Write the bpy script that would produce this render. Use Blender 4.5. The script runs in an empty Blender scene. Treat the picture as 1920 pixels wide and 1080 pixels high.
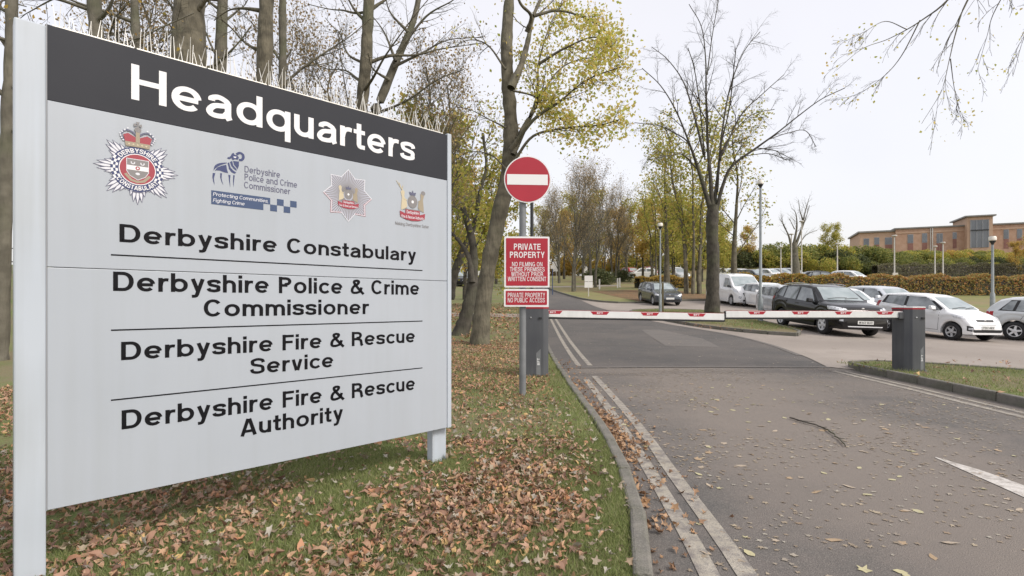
import bpy, bmesh, math, random
import numpy as np
from mathutils import Vector, Matrix
from mathutils.bvhtree import BVHTree

# ------------------------------------------------------------------ camera, sky, sun, exposure
scene = bpy.context.scene
COL = scene.collection
F = 1000.0            # focal length in pixels of the 1920 wide picture
HZ = 567.0            # horizon row
CAMZ = 1.2
cam = bpy.data.cameras.new('camera')
cam.sensor_width = 36.0
cam.lens = 36.0 * F / 1920.0
cam.shift_y = (HZ - 540.0) / 1920.0
cam.clip_start = 0.05
cam.clip_end = 3000.0
cam_o = bpy.data.objects.new('camera', cam)
cam_o.location = (0, 0, CAMZ)
cam_o.rotation_euler = (math.radians(90), 0, 0)
COL.objects.link(cam_o)
scene.camera = cam_o

SUN_EL, SUN_AZ = math.radians(42), math.radians(125)   # azimuth clockwise from +Y
world = bpy.data.worlds.new('World')
scene.world = world
world.use_nodes = True
nt = world.node_tree
for n in list(nt.nodes): nt.nodes.remove(n)
wout = nt.nodes.new('ShaderNodeOutputWorld')
sky = nt.nodes.new('ShaderNodeTexSky')
sky.sky_type = 'NISHITA'; sky.sun_disc = False
sky.sun_elevation = SUN_EL; sky.sun_rotation = SUN_AZ
sky.air_density = 1.0; sky.dust_density = 4.0; sky.ozone_density = 1.0
bg1 = nt.nodes.new('ShaderNodeBackground'); bg1.inputs[1].default_value = 0.05
nt.links.new(sky.outputs[0], bg1.inputs[0])
tc = nt.nodes.new('ShaderNodeTexCoord')
cn = nt.nodes.new('ShaderNodeTexNoise'); cn.inputs['Scale'].default_value = 1.6; cn.inputs['Detail'].default_value = 4
nt.links.new(tc.outputs['Generated'], cn.inputs['Vector'])
cr = nt.nodes.new('ShaderNodeValToRGB')
cr.color_ramp.elements[0].position = 0.3; cr.color_ramp.elements[0].color = (0.83, 0.795, 0.79, 1)
cr.color_ramp.elements[1].position = 0.7; cr.color_ramp.elements[1].color = (0.965, 0.92, 0.91, 1)
nt.links.new(cn.outputs[0], cr.inputs[0])
bg2 = nt.nodes.new('ShaderNodeBackground'); bg2.inputs[1].default_value = 0.60
nt.links.new(cr.outputs[0], bg2.inputs[0])
ad = nt.nodes.new('ShaderNodeAddShader')
nt.links.new(bg1.outputs[0], ad.inputs[0]); nt.links.new(bg2.outputs[0], ad.inputs[1])
nt.links.new(ad.outputs[0], wout.inputs[0])

sun = bpy.data.lights.new('sun', 'SUN')
sun.energy = 1.5; sun.angle = math.radians(14); sun.color = (1.0, 0.96, 0.9)
sun_o = bpy.data.objects.new('sun', sun); COL.objects.link(sun_o)
sd = Vector((math.sin(SUN_AZ) * math.cos(SUN_EL), math.cos(SUN_AZ) * math.cos(SUN_EL), math.sin(SUN_EL)))
sun_o.rotation_euler = sd.to_track_quat('Z', 'Y').to_euler()
sun_o.location = (0, -20, 40)

vs = scene.view_settings
vs.view_transform = 'Standard'; vs.look = 'None'; vs.gamma = 1.0; vs.use_curve_mapping = False
vs.exposure = 0.55
scene.cycles.max_bounces = 6
scene.cycles.diffuse_bounces = 3
scene.cycles.transparent_max_bounces = 8

R = math.radians
def P(x, y, Y):
    """pixel of the 1920x1080 picture at depth Y -> point"""
    return np.array(((x - 960.0) / F * Y, Y, CAMZ + (HZ - y) / F * Y))

# ------------------------------------------------------------------ materials
def new_mat(name):
    m = bpy.data.materials.new(name); m.use_nodes = True
    t = m.node_tree
    return m, t, t.nodes['Principled BSDF'], t.nodes['Material Output']

def sset(b, key, v):
    if key in b.inputs: b.inputs[key].default_value = v

def mat(name, c1, c2=None, scale=5.0, rough=0.6, metal=0.0, detail=4.0, bump=0.0, bump_scale=None, lo=0.35, hi=0.65,
        spec=0.5, coat=0.0, rough2=None, ior=None):
    m, t, b, out = new_mat(name)
    c1 = tuple(c1) + (1,)
    b.inputs['Base Color'].default_value = c1
    b.inputs['Roughness'].default_value = rough; b.inputs['Metallic'].default_value = metal
    sset(b, 'Specular IOR Level', spec); sset(b, 'Coat Weight', coat); sset(b, 'Coat Roughness', 0.03)
    if ior: b.inputs['IOR'].default_value = ior
    if c2 is not None or bump:
        co = t.nodes.new('ShaderNodeTexCoord')
        no = t.nodes.new('ShaderNodeTexNoise'); no.inputs['Scale'].default_value = scale; no.inputs['Detail'].default_value = detail
        t.links.new(co.outputs['Object'], no.inputs['Vector'])
        if c2 is not None:
            r = t.nodes.new('ShaderNodeValToRGB')
            r.color_ramp.elements[0].position = lo; r.color_ramp.elements[0].color = c1
            r.color_ramp.elements[1].position = hi; r.color_ramp.elements[1].color = tuple(c2) + (1,)
            t.links.new(no.outputs[0], r.inputs[0]); t.links.new(r.outputs[0], b.inputs['Base Color'])
        if rough2 is not None:
            mr = t.nodes.new('ShaderNodeMapRange')
            mr.inputs['To Min'].default_value = rough; mr.inputs['To Max'].default_value = rough2
            t.links.new(no.outputs[0], mr.inputs[0]); t.links.new(mr.outputs[0], b.inputs['Roughness'])
        if bump:
            nb = t.nodes.new('ShaderNodeTexNoise'); nb.inputs['Scale'].default_value = bump_scale or scale * 3; nb.inputs['Detail'].default_value = 5
            t.links.new(co.outputs['Object'], nb.inputs['Vector'])
            bp = t.nodes.new('ShaderNodeBump'); bp.inputs['Strength'].default_value = bump; bp.inputs['Distance'].default_value = 0.02
            t.links.new(nb.outputs[0], bp.inputs['Height']); t.links.new(bp.outputs[0], b.inputs['Normal'])
    return m

def leaf_mat(name, cols, trans=0.35, rough=0.6):
    """a ramp over a random value per leaf; part of the light passes through"""
    m, t, b, out = new_mat(name)
    g = t.nodes.new('ShaderNodeNewGeometry')
    r = t.nodes.new('ShaderNodeValToRGB')
    el = r.color_ramp.elements
    while len(el) < len(cols): el.new(0.5)
    for i, c in enumerate(cols):
        el[i].position = i / max(1, len(cols) - 1); el[i].color = tuple(c) + (1,)
    t.links.new(g.outputs['Random Per Island'], r.inputs[0])
    t.links.new(r.outputs[0], b.inputs['Base Color'])
    b.inputs['Roughness'].default_value = rough; sset(b, 'Specular IOR Level', 0.25)
    if trans > 0:
        tr = t.nodes.new('ShaderNodeBsdfTranslucent'); t.links.new(r.outputs[0], tr.inputs[0])
        mx = t.nodes.new('ShaderNodeMixShader'); mx.inputs[0].default_value = trans
        t.links.new(b.outputs[0], mx.inputs[1]); t.links.new(tr.outputs[0], mx.inputs[2]); t.links.new(mx.outputs[0], out.inputs[0])
    return m

def ground_mat(name, cols, scales, bump=0.4, bump_scale=60, rough=0.9, speck=None, speck_scale=160, speck_amt=0.5):
    """two noises blend three colours, an optional fine speckle on top (world coordinates)"""
    m, t, b, out = new_mat(name)
    co = t.nodes.new('ShaderNodeTexCoord')
    def noise(s, d=5):
        n = t.nodes.new('ShaderNodeTexNoise'); n.inputs['Scale'].default_value = s; n.inputs['Detail'].default_value = d
        t.links.new(co.outputs['Object'], n.inputs['Vector']); return n
    def ramp(src, a, b_, lo, hi):
        r = t.nodes.new('ShaderNodeValToRGB')
        r.color_ramp.elements[0].position = lo; r.color_ramp.elements[0].color = tuple(a) + (1,)
        r.color_ramp.elements[1].position = hi; r.color_ramp.elements[1].color = tuple(b_) + (1,)
        t.links.new(src, r.inputs[0]); return r
    r1 = ramp(noise(scales[0]).outputs[0], cols[0], cols[1], 0.38, 0.62)
    r2 = ramp(noise(scales[1]).outputs[0], (0, 0, 0), (1, 1, 1), 0.42, 0.66)
    mx = t.nodes.new('ShaderNodeMixRGB'); t.links.new(r2.outputs[0], mx.inputs[0])
    t.links.new(r1.outputs[0], mx.inputs[1]); mx.inputs[2].default_value = tuple(cols[2]) + (1,)
    last = mx
    if speck is not None:
        v = t.nodes.new('ShaderNodeTexVoronoi'); v.inputs['Scale'].default_value = speck_scale
        t.links.new(co.outputs['Object'], v.inputs['Vector'])
        sp = t.nodes.new('ShaderNodeSeparateColor'); t.links.new(v.outputs['Color'], sp.inputs[0])
        rs = ramp(sp.outputs[0], (0, 0, 0), (1, 1, 1), 0.55, 1.0)
        ml = t.nodes.new('ShaderNodeMath'); ml.operation = 'MULTIPLY'; ml.inputs[1].default_value = speck_amt
        t.links.new(rs.outputs[0], ml.inputs[0])
        m2 = t.nodes.new('ShaderNodeMixRGB'); t.links.new(ml.outputs[0], m2.inputs[0])
        t.links.new(last.outputs[0], m2.inputs[1]); m2.inputs[2].default_value = tuple(speck) + (1,)
        last = m2
    t.links.new(last.outputs[0], b.inputs['Base Color'])
    b.inputs['Roughness'].default_value = rough; sset(b, 'Specular IOR Level', 0.3)
    nb = noise(bump_scale, 6)
    bp = t.nodes.new('ShaderNodeBump'); bp.inputs['Strength'].default_value = bump; bp.inputs['Distance'].default_value = 0.02
    t.links.new(nb.outputs[0], bp.inputs['Height']); t.links.new(bp.outputs[0], b.inputs['Normal'])
    return m

M = {}
M['grass'] = ground_mat('grass', [(0.119, 0.161, 0.048), (0.161, 0.180, 0.066), (0.190, 0.161, 0.096)], (1.6, 0.7), bump=0.8, bump_scale=45, speck=(0.179, 0.129, 0.071), speck_scale=26, speck_amt=0.55)
M['lawn'] = ground_mat('lawn', [(0.165, 0.19, 0.065), (0.215, 0.205, 0.085), (0.225, 0.175, 0.10)], (0.5, 0.22), bump=0.6, bump_scale=12, speck=(0.26, 0.18, 0.10), speck_scale=9, speck_amt=0.5)
M['soil'] = ground_mat('soil', [(0.06, 0.05, 0.03), (0.09, 0.09, 0.03), (0.1, 0.08, 0.04)], (0.05, 0.02), bump=0.4, bump_scale=3)
M['road'] = ground_mat('road', [(0.107, 0.102, 0.097), (0.148, 0.132, 0.122), (0.168, 0.148, 0.132)], (3.0, 0.55), bump=0.5, bump_scale=140, rough=0.85, speck=(0.275, 0.250, 0.223), speck_scale=150, speck_amt=0.45)
def dusty_road():
    m = M['road']; t = m.node_tree; b = t.nodes['Principled BSDF']
    old = b.inputs['Base Color'].links[0].from_socket
    co = t.nodes.new('ShaderNodeTexCoord'); se = t.nodes.new('ShaderNodeSeparateXYZ'); t.links.new(co.outputs['Object'], se.inputs[0])
    no = t.nodes.new('ShaderNodeTexNoise'); no.inputs['Scale'].default_value = 0.7; no.inputs['Detail'].default_value = 6; t.links.new(co.outputs['Object'], no.inputs['Vector'])
    a1 = t.nodes.new('ShaderNodeMath'); a1.operation = 'MULTIPLY_ADD'; a1.inputs[1].default_value = 2.4; t.links.new(no.outputs[0], a1.inputs[0]); t.links.new(se.outputs[0], a1.inputs[2])
    cr_ = t.nodes.new('ShaderNodeValToRGB'); el = cr_.color_ramp.elements
    mr = t.nodes.new('ShaderNodeMapRange'); mr.inputs['From Min'].default_value = 0; mr.inputs['From Max'].default_value = 8; t.links.new(a1.outputs[0], mr.inputs[0]); t.links.new(mr.outputs[0], cr_.inputs[0])
    el[0].position = 0.30; el[0].color = (0, 0, 0, 1); el[1].position = 0.45; el[1].color = (.8, .8, .8, 1)
    e = el.new(0.60); e.color = (.8, .8, .8, 1); e = el.new(0.76); e.color = (.1, .1, .1, 1)
    mx = t.nodes.new('ShaderNodeMixRGB'); t.links.new(cr_.outputs[0], mx.inputs[0]); t.links.new(old, mx.inputs[1]); mx.inputs[2].default_value = (0.22, 0.19, 0.166, 1)
    t.links.new(mx.outputs[0], b.inputs['Base Color'])
dusty_road()
M['dark_asphalt'] = ground_mat('dark_asphalt', [(0.094, 0.090, 0.087), (0.112, 0.104, 0.098), (0.134, 0.121, 0.112)], (2.5, 0.5), bump=0.5, bump_scale=140, rough=0.85, speck=(0.179, 0.170, 0.162), speck_scale=130, speck_amt=0.35)
M['carpark'] = ground_mat('carpark', [(0.298, 0.261, 0.231), (0.348, 0.306, 0.272), (0.259, 0.226, 0.200)], (1.2, 0.3), bump=0.4, bump_scale=60, rough=0.9, speck=(0.338, 0.301, 0.267), speck_scale=40, speck_amt=0.35)
M['leafdirt'] = ground_mat('leafdirt', [(0.15, 0.085, 0.045), (0.19, 0.12, 0.065), (0.12, 0.09, 0.05)], (2.5, 0.6), bump=0.7, bump_scale=25, speck=(0.3, 0.19, 0.09), speck_scale=12, speck_amt=0.6)
M['faint'] = ground_mat('faint', [(0.138, 0.129, 0.122), (0.163, 0.150, 0.139), (0.172, 0.156, 0.144)], (2.5, 0.5), bump=0.5, bump_scale=140, rough=0.85, speck=(0.172, 0.163, 0.155), speck_scale=130, speck_amt=0.35)
M['path'] = ground_mat('path', [(0.30, 0.27, 0.23), (0.36, 0.32, 0.27), (0.26, 0.23, 0.2)], (2, 0.5), bump=0.3)
M['kerb'] = ground_mat('kerb', [(0.160, 0.150, 0.136), (0.212, 0.199, 0.175), (0.117, 0.119, 0.090)], (9, 2.5), bump=0.5, bump_scale=70, rough=0.9, speck=(0.265, 0.250, 0.224), speck_scale=120, speck_amt=0.4)
M['yellow_line'] = ground_mat('yellow_line', [(0.360, 0.328, 0.273), (0.414, 0.380, 0.326), (0.216, 0.195, 0.179)], (7, 14), bump=0.4, bump_scale=140, rough=0.85, speck=(0.180, 0.171, 0.168), speck_scale=90, speck_amt=0.5)
M['white_line'] = ground_mat('white_line', [(0.58, 0.55, 0.52), (0.64, 0.61, 0.57), (0.36, 0.33, 0.3)], (7, 14), bump=0.4, bump_scale=140, rough=0.85, speck=(0.3, 0.28, 0.26), speck_scale=90, speck_amt=0.4)
M['sign_white'] = mat('sign_white', (0.394, 0.431, 0.478), (0.424, 0.460, 0.508), scale=0.8, rough=0.35, spec=0.5)
def streaks(m, amt):
    t = m.node_tree; b = t.nodes['Principled BSDF']; old = b.inputs['Base Color'].links[0].from_socket
    co = t.nodes.new('ShaderNodeTexCoord'); mp = t.nodes.new('ShaderNodeMapping'); mp.inputs['Scale'].default_value = (7, 7, 0.35); t.links.new(co.outputs['Object'], mp.inputs[0])
    no = t.nodes.new('ShaderNodeTexNoise'); no.inputs['Scale'].default_value = 2.2; no.inputs['Detail'].default_value = 7; t.links.new(mp.outputs[0], no.inputs['Vector'])
    n2 = t.nodes.new('ShaderNodeTexNoise'); n2.inputs['Scale'].default_value = 1.1; n2.inputs['Detail'].default_value = 5; t.links.new(co.outputs['Object'], n2.inputs['Vector'])
    ml = t.nodes.new('ShaderNodeMath'); ml.operation = 'MULTIPLY'; t.links.new(no.outputs[0], ml.inputs[0]); t.links.new(n2.outputs[0], ml.inputs[1])
    mr = t.nodes.new('ShaderNodeMapRange'); mr.inputs['From Min'].default_value = 0.2; mr.inputs['From Max'].default_value = 0.42; mr.inputs['To Max'].default_value = amt; t.links.new(ml.outputs[0], mr.inputs[0])
    mx = t.nodes.new('ShaderNodeMixRGB'); t.links.new(mr.outputs[0], mx.inputs[0]); t.links.new(old, mx.inputs[1]); mx.inputs[2].default_value = (0.26, 0.27, 0.25, 1); t.links.new(mx.outputs[0], b.inputs['Base Color'])
    bp = t.nodes.new('ShaderNodeBump'); bp.inputs['Strength'].default_value = 0.06; bp.inputs['Distance'].default_value = 0.05; t.links.new(n2.outputs[0], bp.inputs['Height']); t.links.new(bp.outputs[0], b.inputs['Normal'])
streaks(M['sign_white'], 0.13)
M['post_paint'] = mat('post_paint', (0.456, 0.504, 0.563), (0.495, 0.543, 0.601), scale=1.5, rough=0.3)
streaks(M['post_paint'], 0.3)
M['sign_dark'] = mat('sign_dark', (0.034, 0.036, 0.043), (0.042, 0.044, 0.052), scale=1.2, rough=0.5, spec=0.15)
M['ink_white'] = mat('ink_white', (0.78, 0.78, 0.79), rough=0.4)
M['ink_black'] = mat('ink_black', (0.006, 0.006, 0.008), rough=0.6, spec=0.15)
M['ink_navy'] = mat('ink_navy', (0.03, 0.045, 0.14), rough=0.4)
M['ink_blue'] = mat('ink_blue', (0.038, 0.07, 0.155), rough=0.4)
M['ink_silver'] = mat('ink_silver', (0.42, 0.43, 0.50), rough=0.4)
M['ink_pale'] = mat('ink_pale', (0.68, 0.69, 0.74), rough=0.4)
M['ink_slate'] = mat('ink_slate', (0.11, 0.115, 0.18), rough=0.4)
M['ink_grey'] = mat('ink_grey', (0.22, 0.21, 0.21), rough=0.4)
M['ink_red'] = mat('ink_red', (0.33, 0.04, 0.06), rough=0.4)
M['ink_gold'] = mat('ink_gold', (0.33, 0.28, 0.20), rough=0.4)
M['ink_tan'] = mat('ink_tan', (0.55, 0.48, 0.33), rough=0.4)
M['sign_red'] = mat('sign_red', (0.365, 0.014, 0.030), (0.408, 0.019, 0.038), scale=2, rough=0.3)
M['galv'] = mat('galv', (0.17, 0.18, 0.19), (0.22, 0.23, 0.24), scale=6, rough=0.5, metal=0.2)
M['cabinet'] = mat('cabinet', (0.068, 0.072, 0.083), (0.081, 0.086, 0.096), scale=2.5, rough=0.4)
streaks(M['cabinet'], 0.18)
M['barrier_white'] = mat('barrier_white', (0.70, 0.71, 0.70), (0.76, 0.77, 0.76), scale=3, rough=0.35)
streaks(M['barrier_white'], 0.14)
M['rubber'] = mat('rubber', (0.018, 0.018, 0.02), rough=0.75)
M['black_plastic'] = mat('black_plastic', (0.012, 0.012, 0.014), rough=0.5)
M['steel'] = mat('steel', (0.62, 0.63, 0.65), rough=0.3, metal=0.9)
M['spike'] = mat('spike', (0.80, 0.78, 0.72), rough=0.35, metal=0.3)
M['bark'] = mat('bark', (0.081, 0.072, 0.052), (0.167, 0.149, 0.107), scale=4, rough=0.95, bump=1.0, bump_scale=16, detail=8)
M['bark_dark'] = mat('bark_dark', (0.045, 0.040, 0.032), (0.09, 0.080, 0.064), scale=5, rough=0.95, bump=0.6, bump_scale=20)
M['bark_grey'] = mat('bark_grey', (0.099, 0.090, 0.070), (0.161, 0.148, 0.116), scale=4, rough=0.95, bump=0.6, bump_scale=20)
M['leaf_yellow'] = leaf_mat('leaf_yellow', [(0.396, 0.440, 0.077), (0.572, 0.550, 0.132), (0.704, 0.594, 0.176), (0.682, 0.506, 0.176)], 0.55)
M['leaf_olive'] = leaf_mat('leaf_olive', [(0.230, 0.265, 0.057), (0.380, 0.391, 0.081), (0.529, 0.483, 0.115), (0.552, 0.391, 0.127)], 0.5)
M['leaf_ochre'] = leaf_mat('leaf_ochre', [(0.330, 0.286, 0.077), (0.506, 0.374, 0.099), (0.605, 0.407, 0.099), (0.440, 0.275, 0.110)], 0.5)
M['leaf_brown'] = leaf_mat('leaf_brown', [(0.250, 0.200, 0.112), (0.350, 0.275, 0.150), (0.425, 0.312, 0.163), (0.300, 0.213, 0.125)], 0.4)
M['leaf_green'] = leaf_mat('leaf_green', [(0.123, 0.157, 0.050), (0.190, 0.224, 0.067), (0.280, 0.291, 0.084), (0.358, 0.325, 0.101)], 0.45)
M['leaf_dark'] = leaf_mat('leaf_dark', [(0.06, 0.08, 0.035), (0.10, 0.12, 0.05), (0.14, 0.15, 0.06)], 0.35)
M['leaf_hedge'] = leaf_mat('leaf_hedge', [(0.253, 0.265, 0.081), (0.368, 0.322, 0.092), (0.483, 0.310, 0.092), (0.483, 0.218, 0.069)], 0.35)
M['leaf_hedge2'] = leaf_mat('leaf_hedge2', [(0.260, 0.260, 0.094), (0.389, 0.330, 0.118), (0.496, 0.319, 0.118), (0.472, 0.224, 0.094), (0.330, 0.307, 0.106)], 0.35)
M['leaf_umber'] = leaf_mat('leaf_umber', [(0.130, 0.125, 0.079), (0.187, 0.172, 0.106), (0.245, 0.218, 0.132), (0.187, 0.203, 0.092)], 0.3)
M['litter'] = leaf_mat('litter', [(0.149, 0.087, 0.063), (0.260, 0.151, 0.105), (0.373, 0.219, 0.151), (0.477, 0.309, 0.216), (0.484, 0.235, 0.125), (0.226, 0.139, 0.102), (0.522, 0.330, 0.203), (0.297, 0.175, 0.121), (0.618, 0.421, 0.181)], 0.12, rough=0.55)
M['litter_brown'] = leaf_mat('litter_brown', [(0.192, 0.114, 0.072), (0.324, 0.198, 0.120), (0.444, 0.294, 0.180), (0.372, 0.204, 0.096)], 0.1, rough=0.55)
M['litter_pale'] = leaf_mat('litter_pale', [(0.24, 0.19, 0.14), (0.32, 0.26, 0.19), (0.42, 0.35, 0.25), (0.20, 0.15, 0.11), (0.42, 0.39, 0.33), (0.28, 0.20, 0.13)], 0.1, rough=0.5)
M['blade'] = leaf_mat('blade', [(0.157, 0.201, 0.066), (0.223, 0.274, 0.093), (0.302, 0.329, 0.131), (0.369, 0.346, 0.197)], 0.4)
M['brick'] = mat('brick', (0.409, 0.258, 0.178), (0.476, 0.317, 0.229), scale=1.5, rough=0.9)
M['brick_dark'] = mat('brick_dark', (0.22, 0.105, 0.085), (0.26, 0.13, 0.105), scale=1.5, rough=0.8)
M['brick_pale'] = mat('brick_pale', (0.462, 0.312, 0.218), (0.517, 0.359, 0.254), scale=1.5, rough=0.8)
M['roof_metal'] = mat('roof_metal', (0.19, 0.185, 0.17), (0.23, 0.22, 0.2), scale=1.5, rough=0.5)
M['pane'] = mat('pane', (0.06, 0.07, 0.085), (0.1, 0.115, 0.135), scale=0.5, rough=0.08, ior=1.9)
M['frame_grey'] = mat('frame_grey', (0.30, 0.31, 0.33), rough=0.5)
M['render_white'] = mat('render_white', (0.66, 0.65, 0.63), (0.72, 0.71, 0.69), scale=1, rough=0.8)
M['fence'] = mat('fence', (0.095, 0.085, 0.07), (0.15, 0.135, 0.115), scale=1.0, rough=0.9)
M['pole'] = mat('pole', (0.24, 0.27, 0.28), (0.30, 0.33, 0.34), scale=4, rough=0.5)
M['pole_pale'] = mat('pole_pale', (0.48, 0.46, 0.42), (0.54, 0.52, 0.48), scale=3, rough=0.5)
M['lamp_black'] = mat('lamp_black', (0.02, 0.022, 0.024), rough=0.4)
M['lamp_glass'] = mat('lamp_glass', (0.74, 0.70, 0.62), rough=0.25)
M['wood_post'] = mat('wood_post', (0.09, 0.075, 0.04), (0.13, 0.11, 0.06), scale=6, rough=0.9)
def ridges(m):
    t = m.node_tree; b = t.nodes['Principled BSDF']; bp = [n for n in t.nodes if n.type == 'BUMP'][0]; nb = bp.inputs['Height'].links[0].from_node
    co = [n for n in t.nodes if n.type == 'TEX_COORD'][0]
    mp = t.nodes.new('ShaderNodeMapping'); mp.inputs['Scale'].default_value = (1, 1, 0.22); t.links.new(co.outputs['Object'], mp.inputs[0]); t.links.new(mp.outputs[0], nb.inputs['Vector'])
    bp.inputs['Distance'].default_value = 0.05
    ma = t.nodes.new('ShaderNodeTexNoise'); ma.inputs['Scale'].default_value = 0.9; ma.inputs['Detail'].default_value = 5; t.links.new(co.outputs['Object'], ma.inputs['Vector'])
    mr = t.nodes.new('ShaderNodeMapRange'); mr.inputs['From Min'].default_value = 0.5; mr.inputs['From Max'].default_value = 0.68; mr.inputs['To Max'].default_value = 0.55; t.links.new(ma.outputs[0], mr.inputs[0])
    old = b.inputs['Base Color'].links[0].from_socket
    mx = t.nodes.new('ShaderNodeMixRGB'); t.links.new(mr.outputs[0], mx.inputs[0]); t.links.new(old, mx.inputs[1]); mx.inputs[2].default_value = (0.095, 0.105, 0.055, 1); t.links.new(mx.outputs[0], b.inputs['Base Color'])
for k_ in ('bark', 'bark_grey', 'bark_dark'): ridges(M[k_])
# ------------------------------------------------------------------ mesh and object helpers
def link(o, parent=None):
    COL.objects.link(o)
    if parent is not None: o.parent = parent
    return o

def mesh_obj(name, verts, faces, m=None, parent=None, smooth=False, sharp=None, mats=None, fmat=None):
    me = bpy.data.meshes.new(name)
    me.from_pydata([tuple(v) for v in verts], [], [tuple(f) for f in faces])
    for x in (mats or ([m] if m else [])): me.materials.append(x)
    if fmat is not None: me.polygons.foreach_set('material_index', fmat)
    if smooth:
        me.polygons.foreach_set('use_smooth', [True] * len(me.polygons))
        if sharp: me.set_sharp_from_angle(angle=R(sharp))
    me.update()
    return link(bpy.data.objects.new(name, me), parent)

def np_obj(name, V, Fq, m, parent=None, smooth=False):
    """V (n,3), Fq (k,3|4) int arrays, fast path"""
    V = np.asarray(V, np.float32); Fq = np.asarray(Fq, np.int32)
    me = bpy.data.meshes.new(name)
    k = Fq.shape[1]
    me.vertices.add(len(V)); me.vertices.foreach_set('co', V.ravel())
    me.loops.add(Fq.size); me.loops.foreach_set('vertex_index', Fq.ravel())
    me.polygons.add(len(Fq)); me.polygons.foreach_set('loop_start', np.arange(0, Fq.size, k, dtype=np.int32))
    me.polygons.foreach_set('loop_total', np.full(len(Fq), k, np.int32))
    if smooth: me.polygons.foreach_set('use_smooth', np.ones(len(Fq), bool))
    me.materials.append(m); me.update(calc_edges=True); me.validate()
    return link(bpy.data.objects.new(name, me), parent)

def tag(o, label=None, cat=None, group=None, kind=None):
    if label: o['label'] = label
    if cat: o['category'] = cat
    if group: o['group'] = group
    if kind: o['kind'] = kind
    return o

def thing(name, label, cat, loc=(0, 0, 0), rz=0.0, group=None):
    o = bpy.data.objects.new(name, None); o.empty_display_size = 0.2
    o.location = tuple(loc); o.rotation_euler = (0, 0, rz)
    link(o); return tag(o, label, cat, group)

def copy_tree(o, parent=None):
    c = o.copy(); COL.objects.link(c); c.parent = parent
    for ch in list(o.children): copy_tree(ch, c)
    return c

class MB:
    """collects simple solids into one mesh"""
    def __init__(s): s.v = []; s.f = []
    def add(s, vs, fs):
        n = len(s.v); s.v += [tuple(v) for v in vs]; s.f += [tuple(i + n for i in f) for f in fs]; return s
    def box(s, c, d, rz=0.0):
        hx, hy, hz = d[0] / 2, d[1] / 2, d[2] / 2
        ca, sa = math.cos(rz), math.sin(rz)
        vs = []
        for x, y, z in ((-1, -1, -1), (1, -1, -1), (1, 1, -1), (-1, 1, -1), (-1, -1, 1), (1, -1, 1), (1, 1, 1), (-1, 1, 1)):
            px, py = x * hx, y * hy
            vs.append((c[0] + px * ca - py * sa, c[1] + px * sa + py * ca, c[2] + z * hz))
        return s.add(vs, [(0, 3, 2, 1), (4, 5, 6, 7), (0, 1, 5, 4), (1, 2, 6, 5), (2, 3, 7, 6), (3, 0, 4, 7)])
    def prism(s, pts, z0, z1):
        n = len(pts)
        vs = [(x, y, z0) for x, y in pts] + [(x, y, z1) for x, y in pts]
        return s.add(vs, [tuple(range(n))[::-1], tuple(range(n, 2 * n))] + [(i, (i + 1) % n, n + (i + 1) % n, n + i) for i in range(n)])
    def lathe(s, prof, n=16, c=(0, 0, 0)):
        vs = []; fs = []
        for r, z in prof:
            for k in range(n):
                a = 2 * math.pi * k / n
                vs.append((c[0] + r * math.cos(a), c[1] + r * math.sin(a), c[2] + z))
        for i in range(len(prof) - 1):
            for k in range(n):
                a, b = i * n + k, i * n + (k + 1) % n
                fs.append((a, b, b + n, a + n))
        fs.append(tuple(range(n))[::-1]); fs.append(tuple(range((len(prof) - 1) * n, len(prof) * n)))
        return s.add(vs, fs)
    def tube(s, pts, r, n=8):
        V, Fq = tube_np(np.array(pts, float), r if np.ndim(r) else np.full(len(pts), r), n)
        return s.add([tuple(v) for v in V], [tuple(f) for f in Fq])
    def build(s, name, m, parent=None, smooth=False, sharp=40, bevel=0.0):
        o = mesh_obj(name, s.v, s.f, m, parent, smooth, sharp)
        if bevel:
            b = o.modifiers.new('bevel', 'BEVEL'); b.width = bevel; b.segments = 2; b.limit_method = 'ANGLE'
        return o

def tube_np(pts, rad, n):
    d = np.gradient(pts, axis=0); d /= np.maximum(np.linalg.norm(d, axis=1, keepdims=True), 1e-9)
    up = np.tile(np.array((0.13, 0.21, 0.97)), (len(pts), 1))
    m = np.abs((d * up).sum(1)) > 0.95
    up[m] = (0.95, 0.2, 0.05)
    a = np.cross(d, up); a /= np.linalg.norm(a, axis=1, keepdims=True)
    b = np.cross(d, a)
    t = np.arange(n) * 2 * math.pi / n
    V = pts[:, None, :] + np.asarray(rad)[:, None, None] * (np.cos(t)[None, :, None] * a[:, None, :] + np.sin(t)[None, :, None] * b[:, None, :])
    L = len(pts)
    i = np.arange(L - 1)[:, None] * n; k = np.arange(n)[None, :]; k2 = (k + 1) % n
    Fq = np.stack([i + k, i + k2, i + n + k2, i + n + k], -1).reshape(-1, 4)
    return V.reshape(-1, 3), Fq

def smooth_curve(pts, n=10):
    """Catmull-Rom through the points"""
    p = np.array(pts, float)
    q = np.vstack([2 * p[0] - p[1], p, 2 * p[-1] - p[-2]])
    out = []
    for i in range(1, len(q) - 2):
        for t in np.linspace(0, 1, n, endpoint=False):
            a, b, c, d = q[i - 1], q[i], q[i + 1], q[i + 2]
            out.append(0.5 * (2 * b + (c - a) * t + (2 * a - 5 * b + 4 * c - d) * t * t + (3 * b - a - 3 * c + d) * t ** 3))
    out.append(p[-1])
    return np.array(out)

# ------------------------------------------------------------------ terrain
def sstep(a, b, x):
    t = np.clip((x - a) / (b - a), 0, 1); return t * t * (3 - 2 * t)

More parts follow.
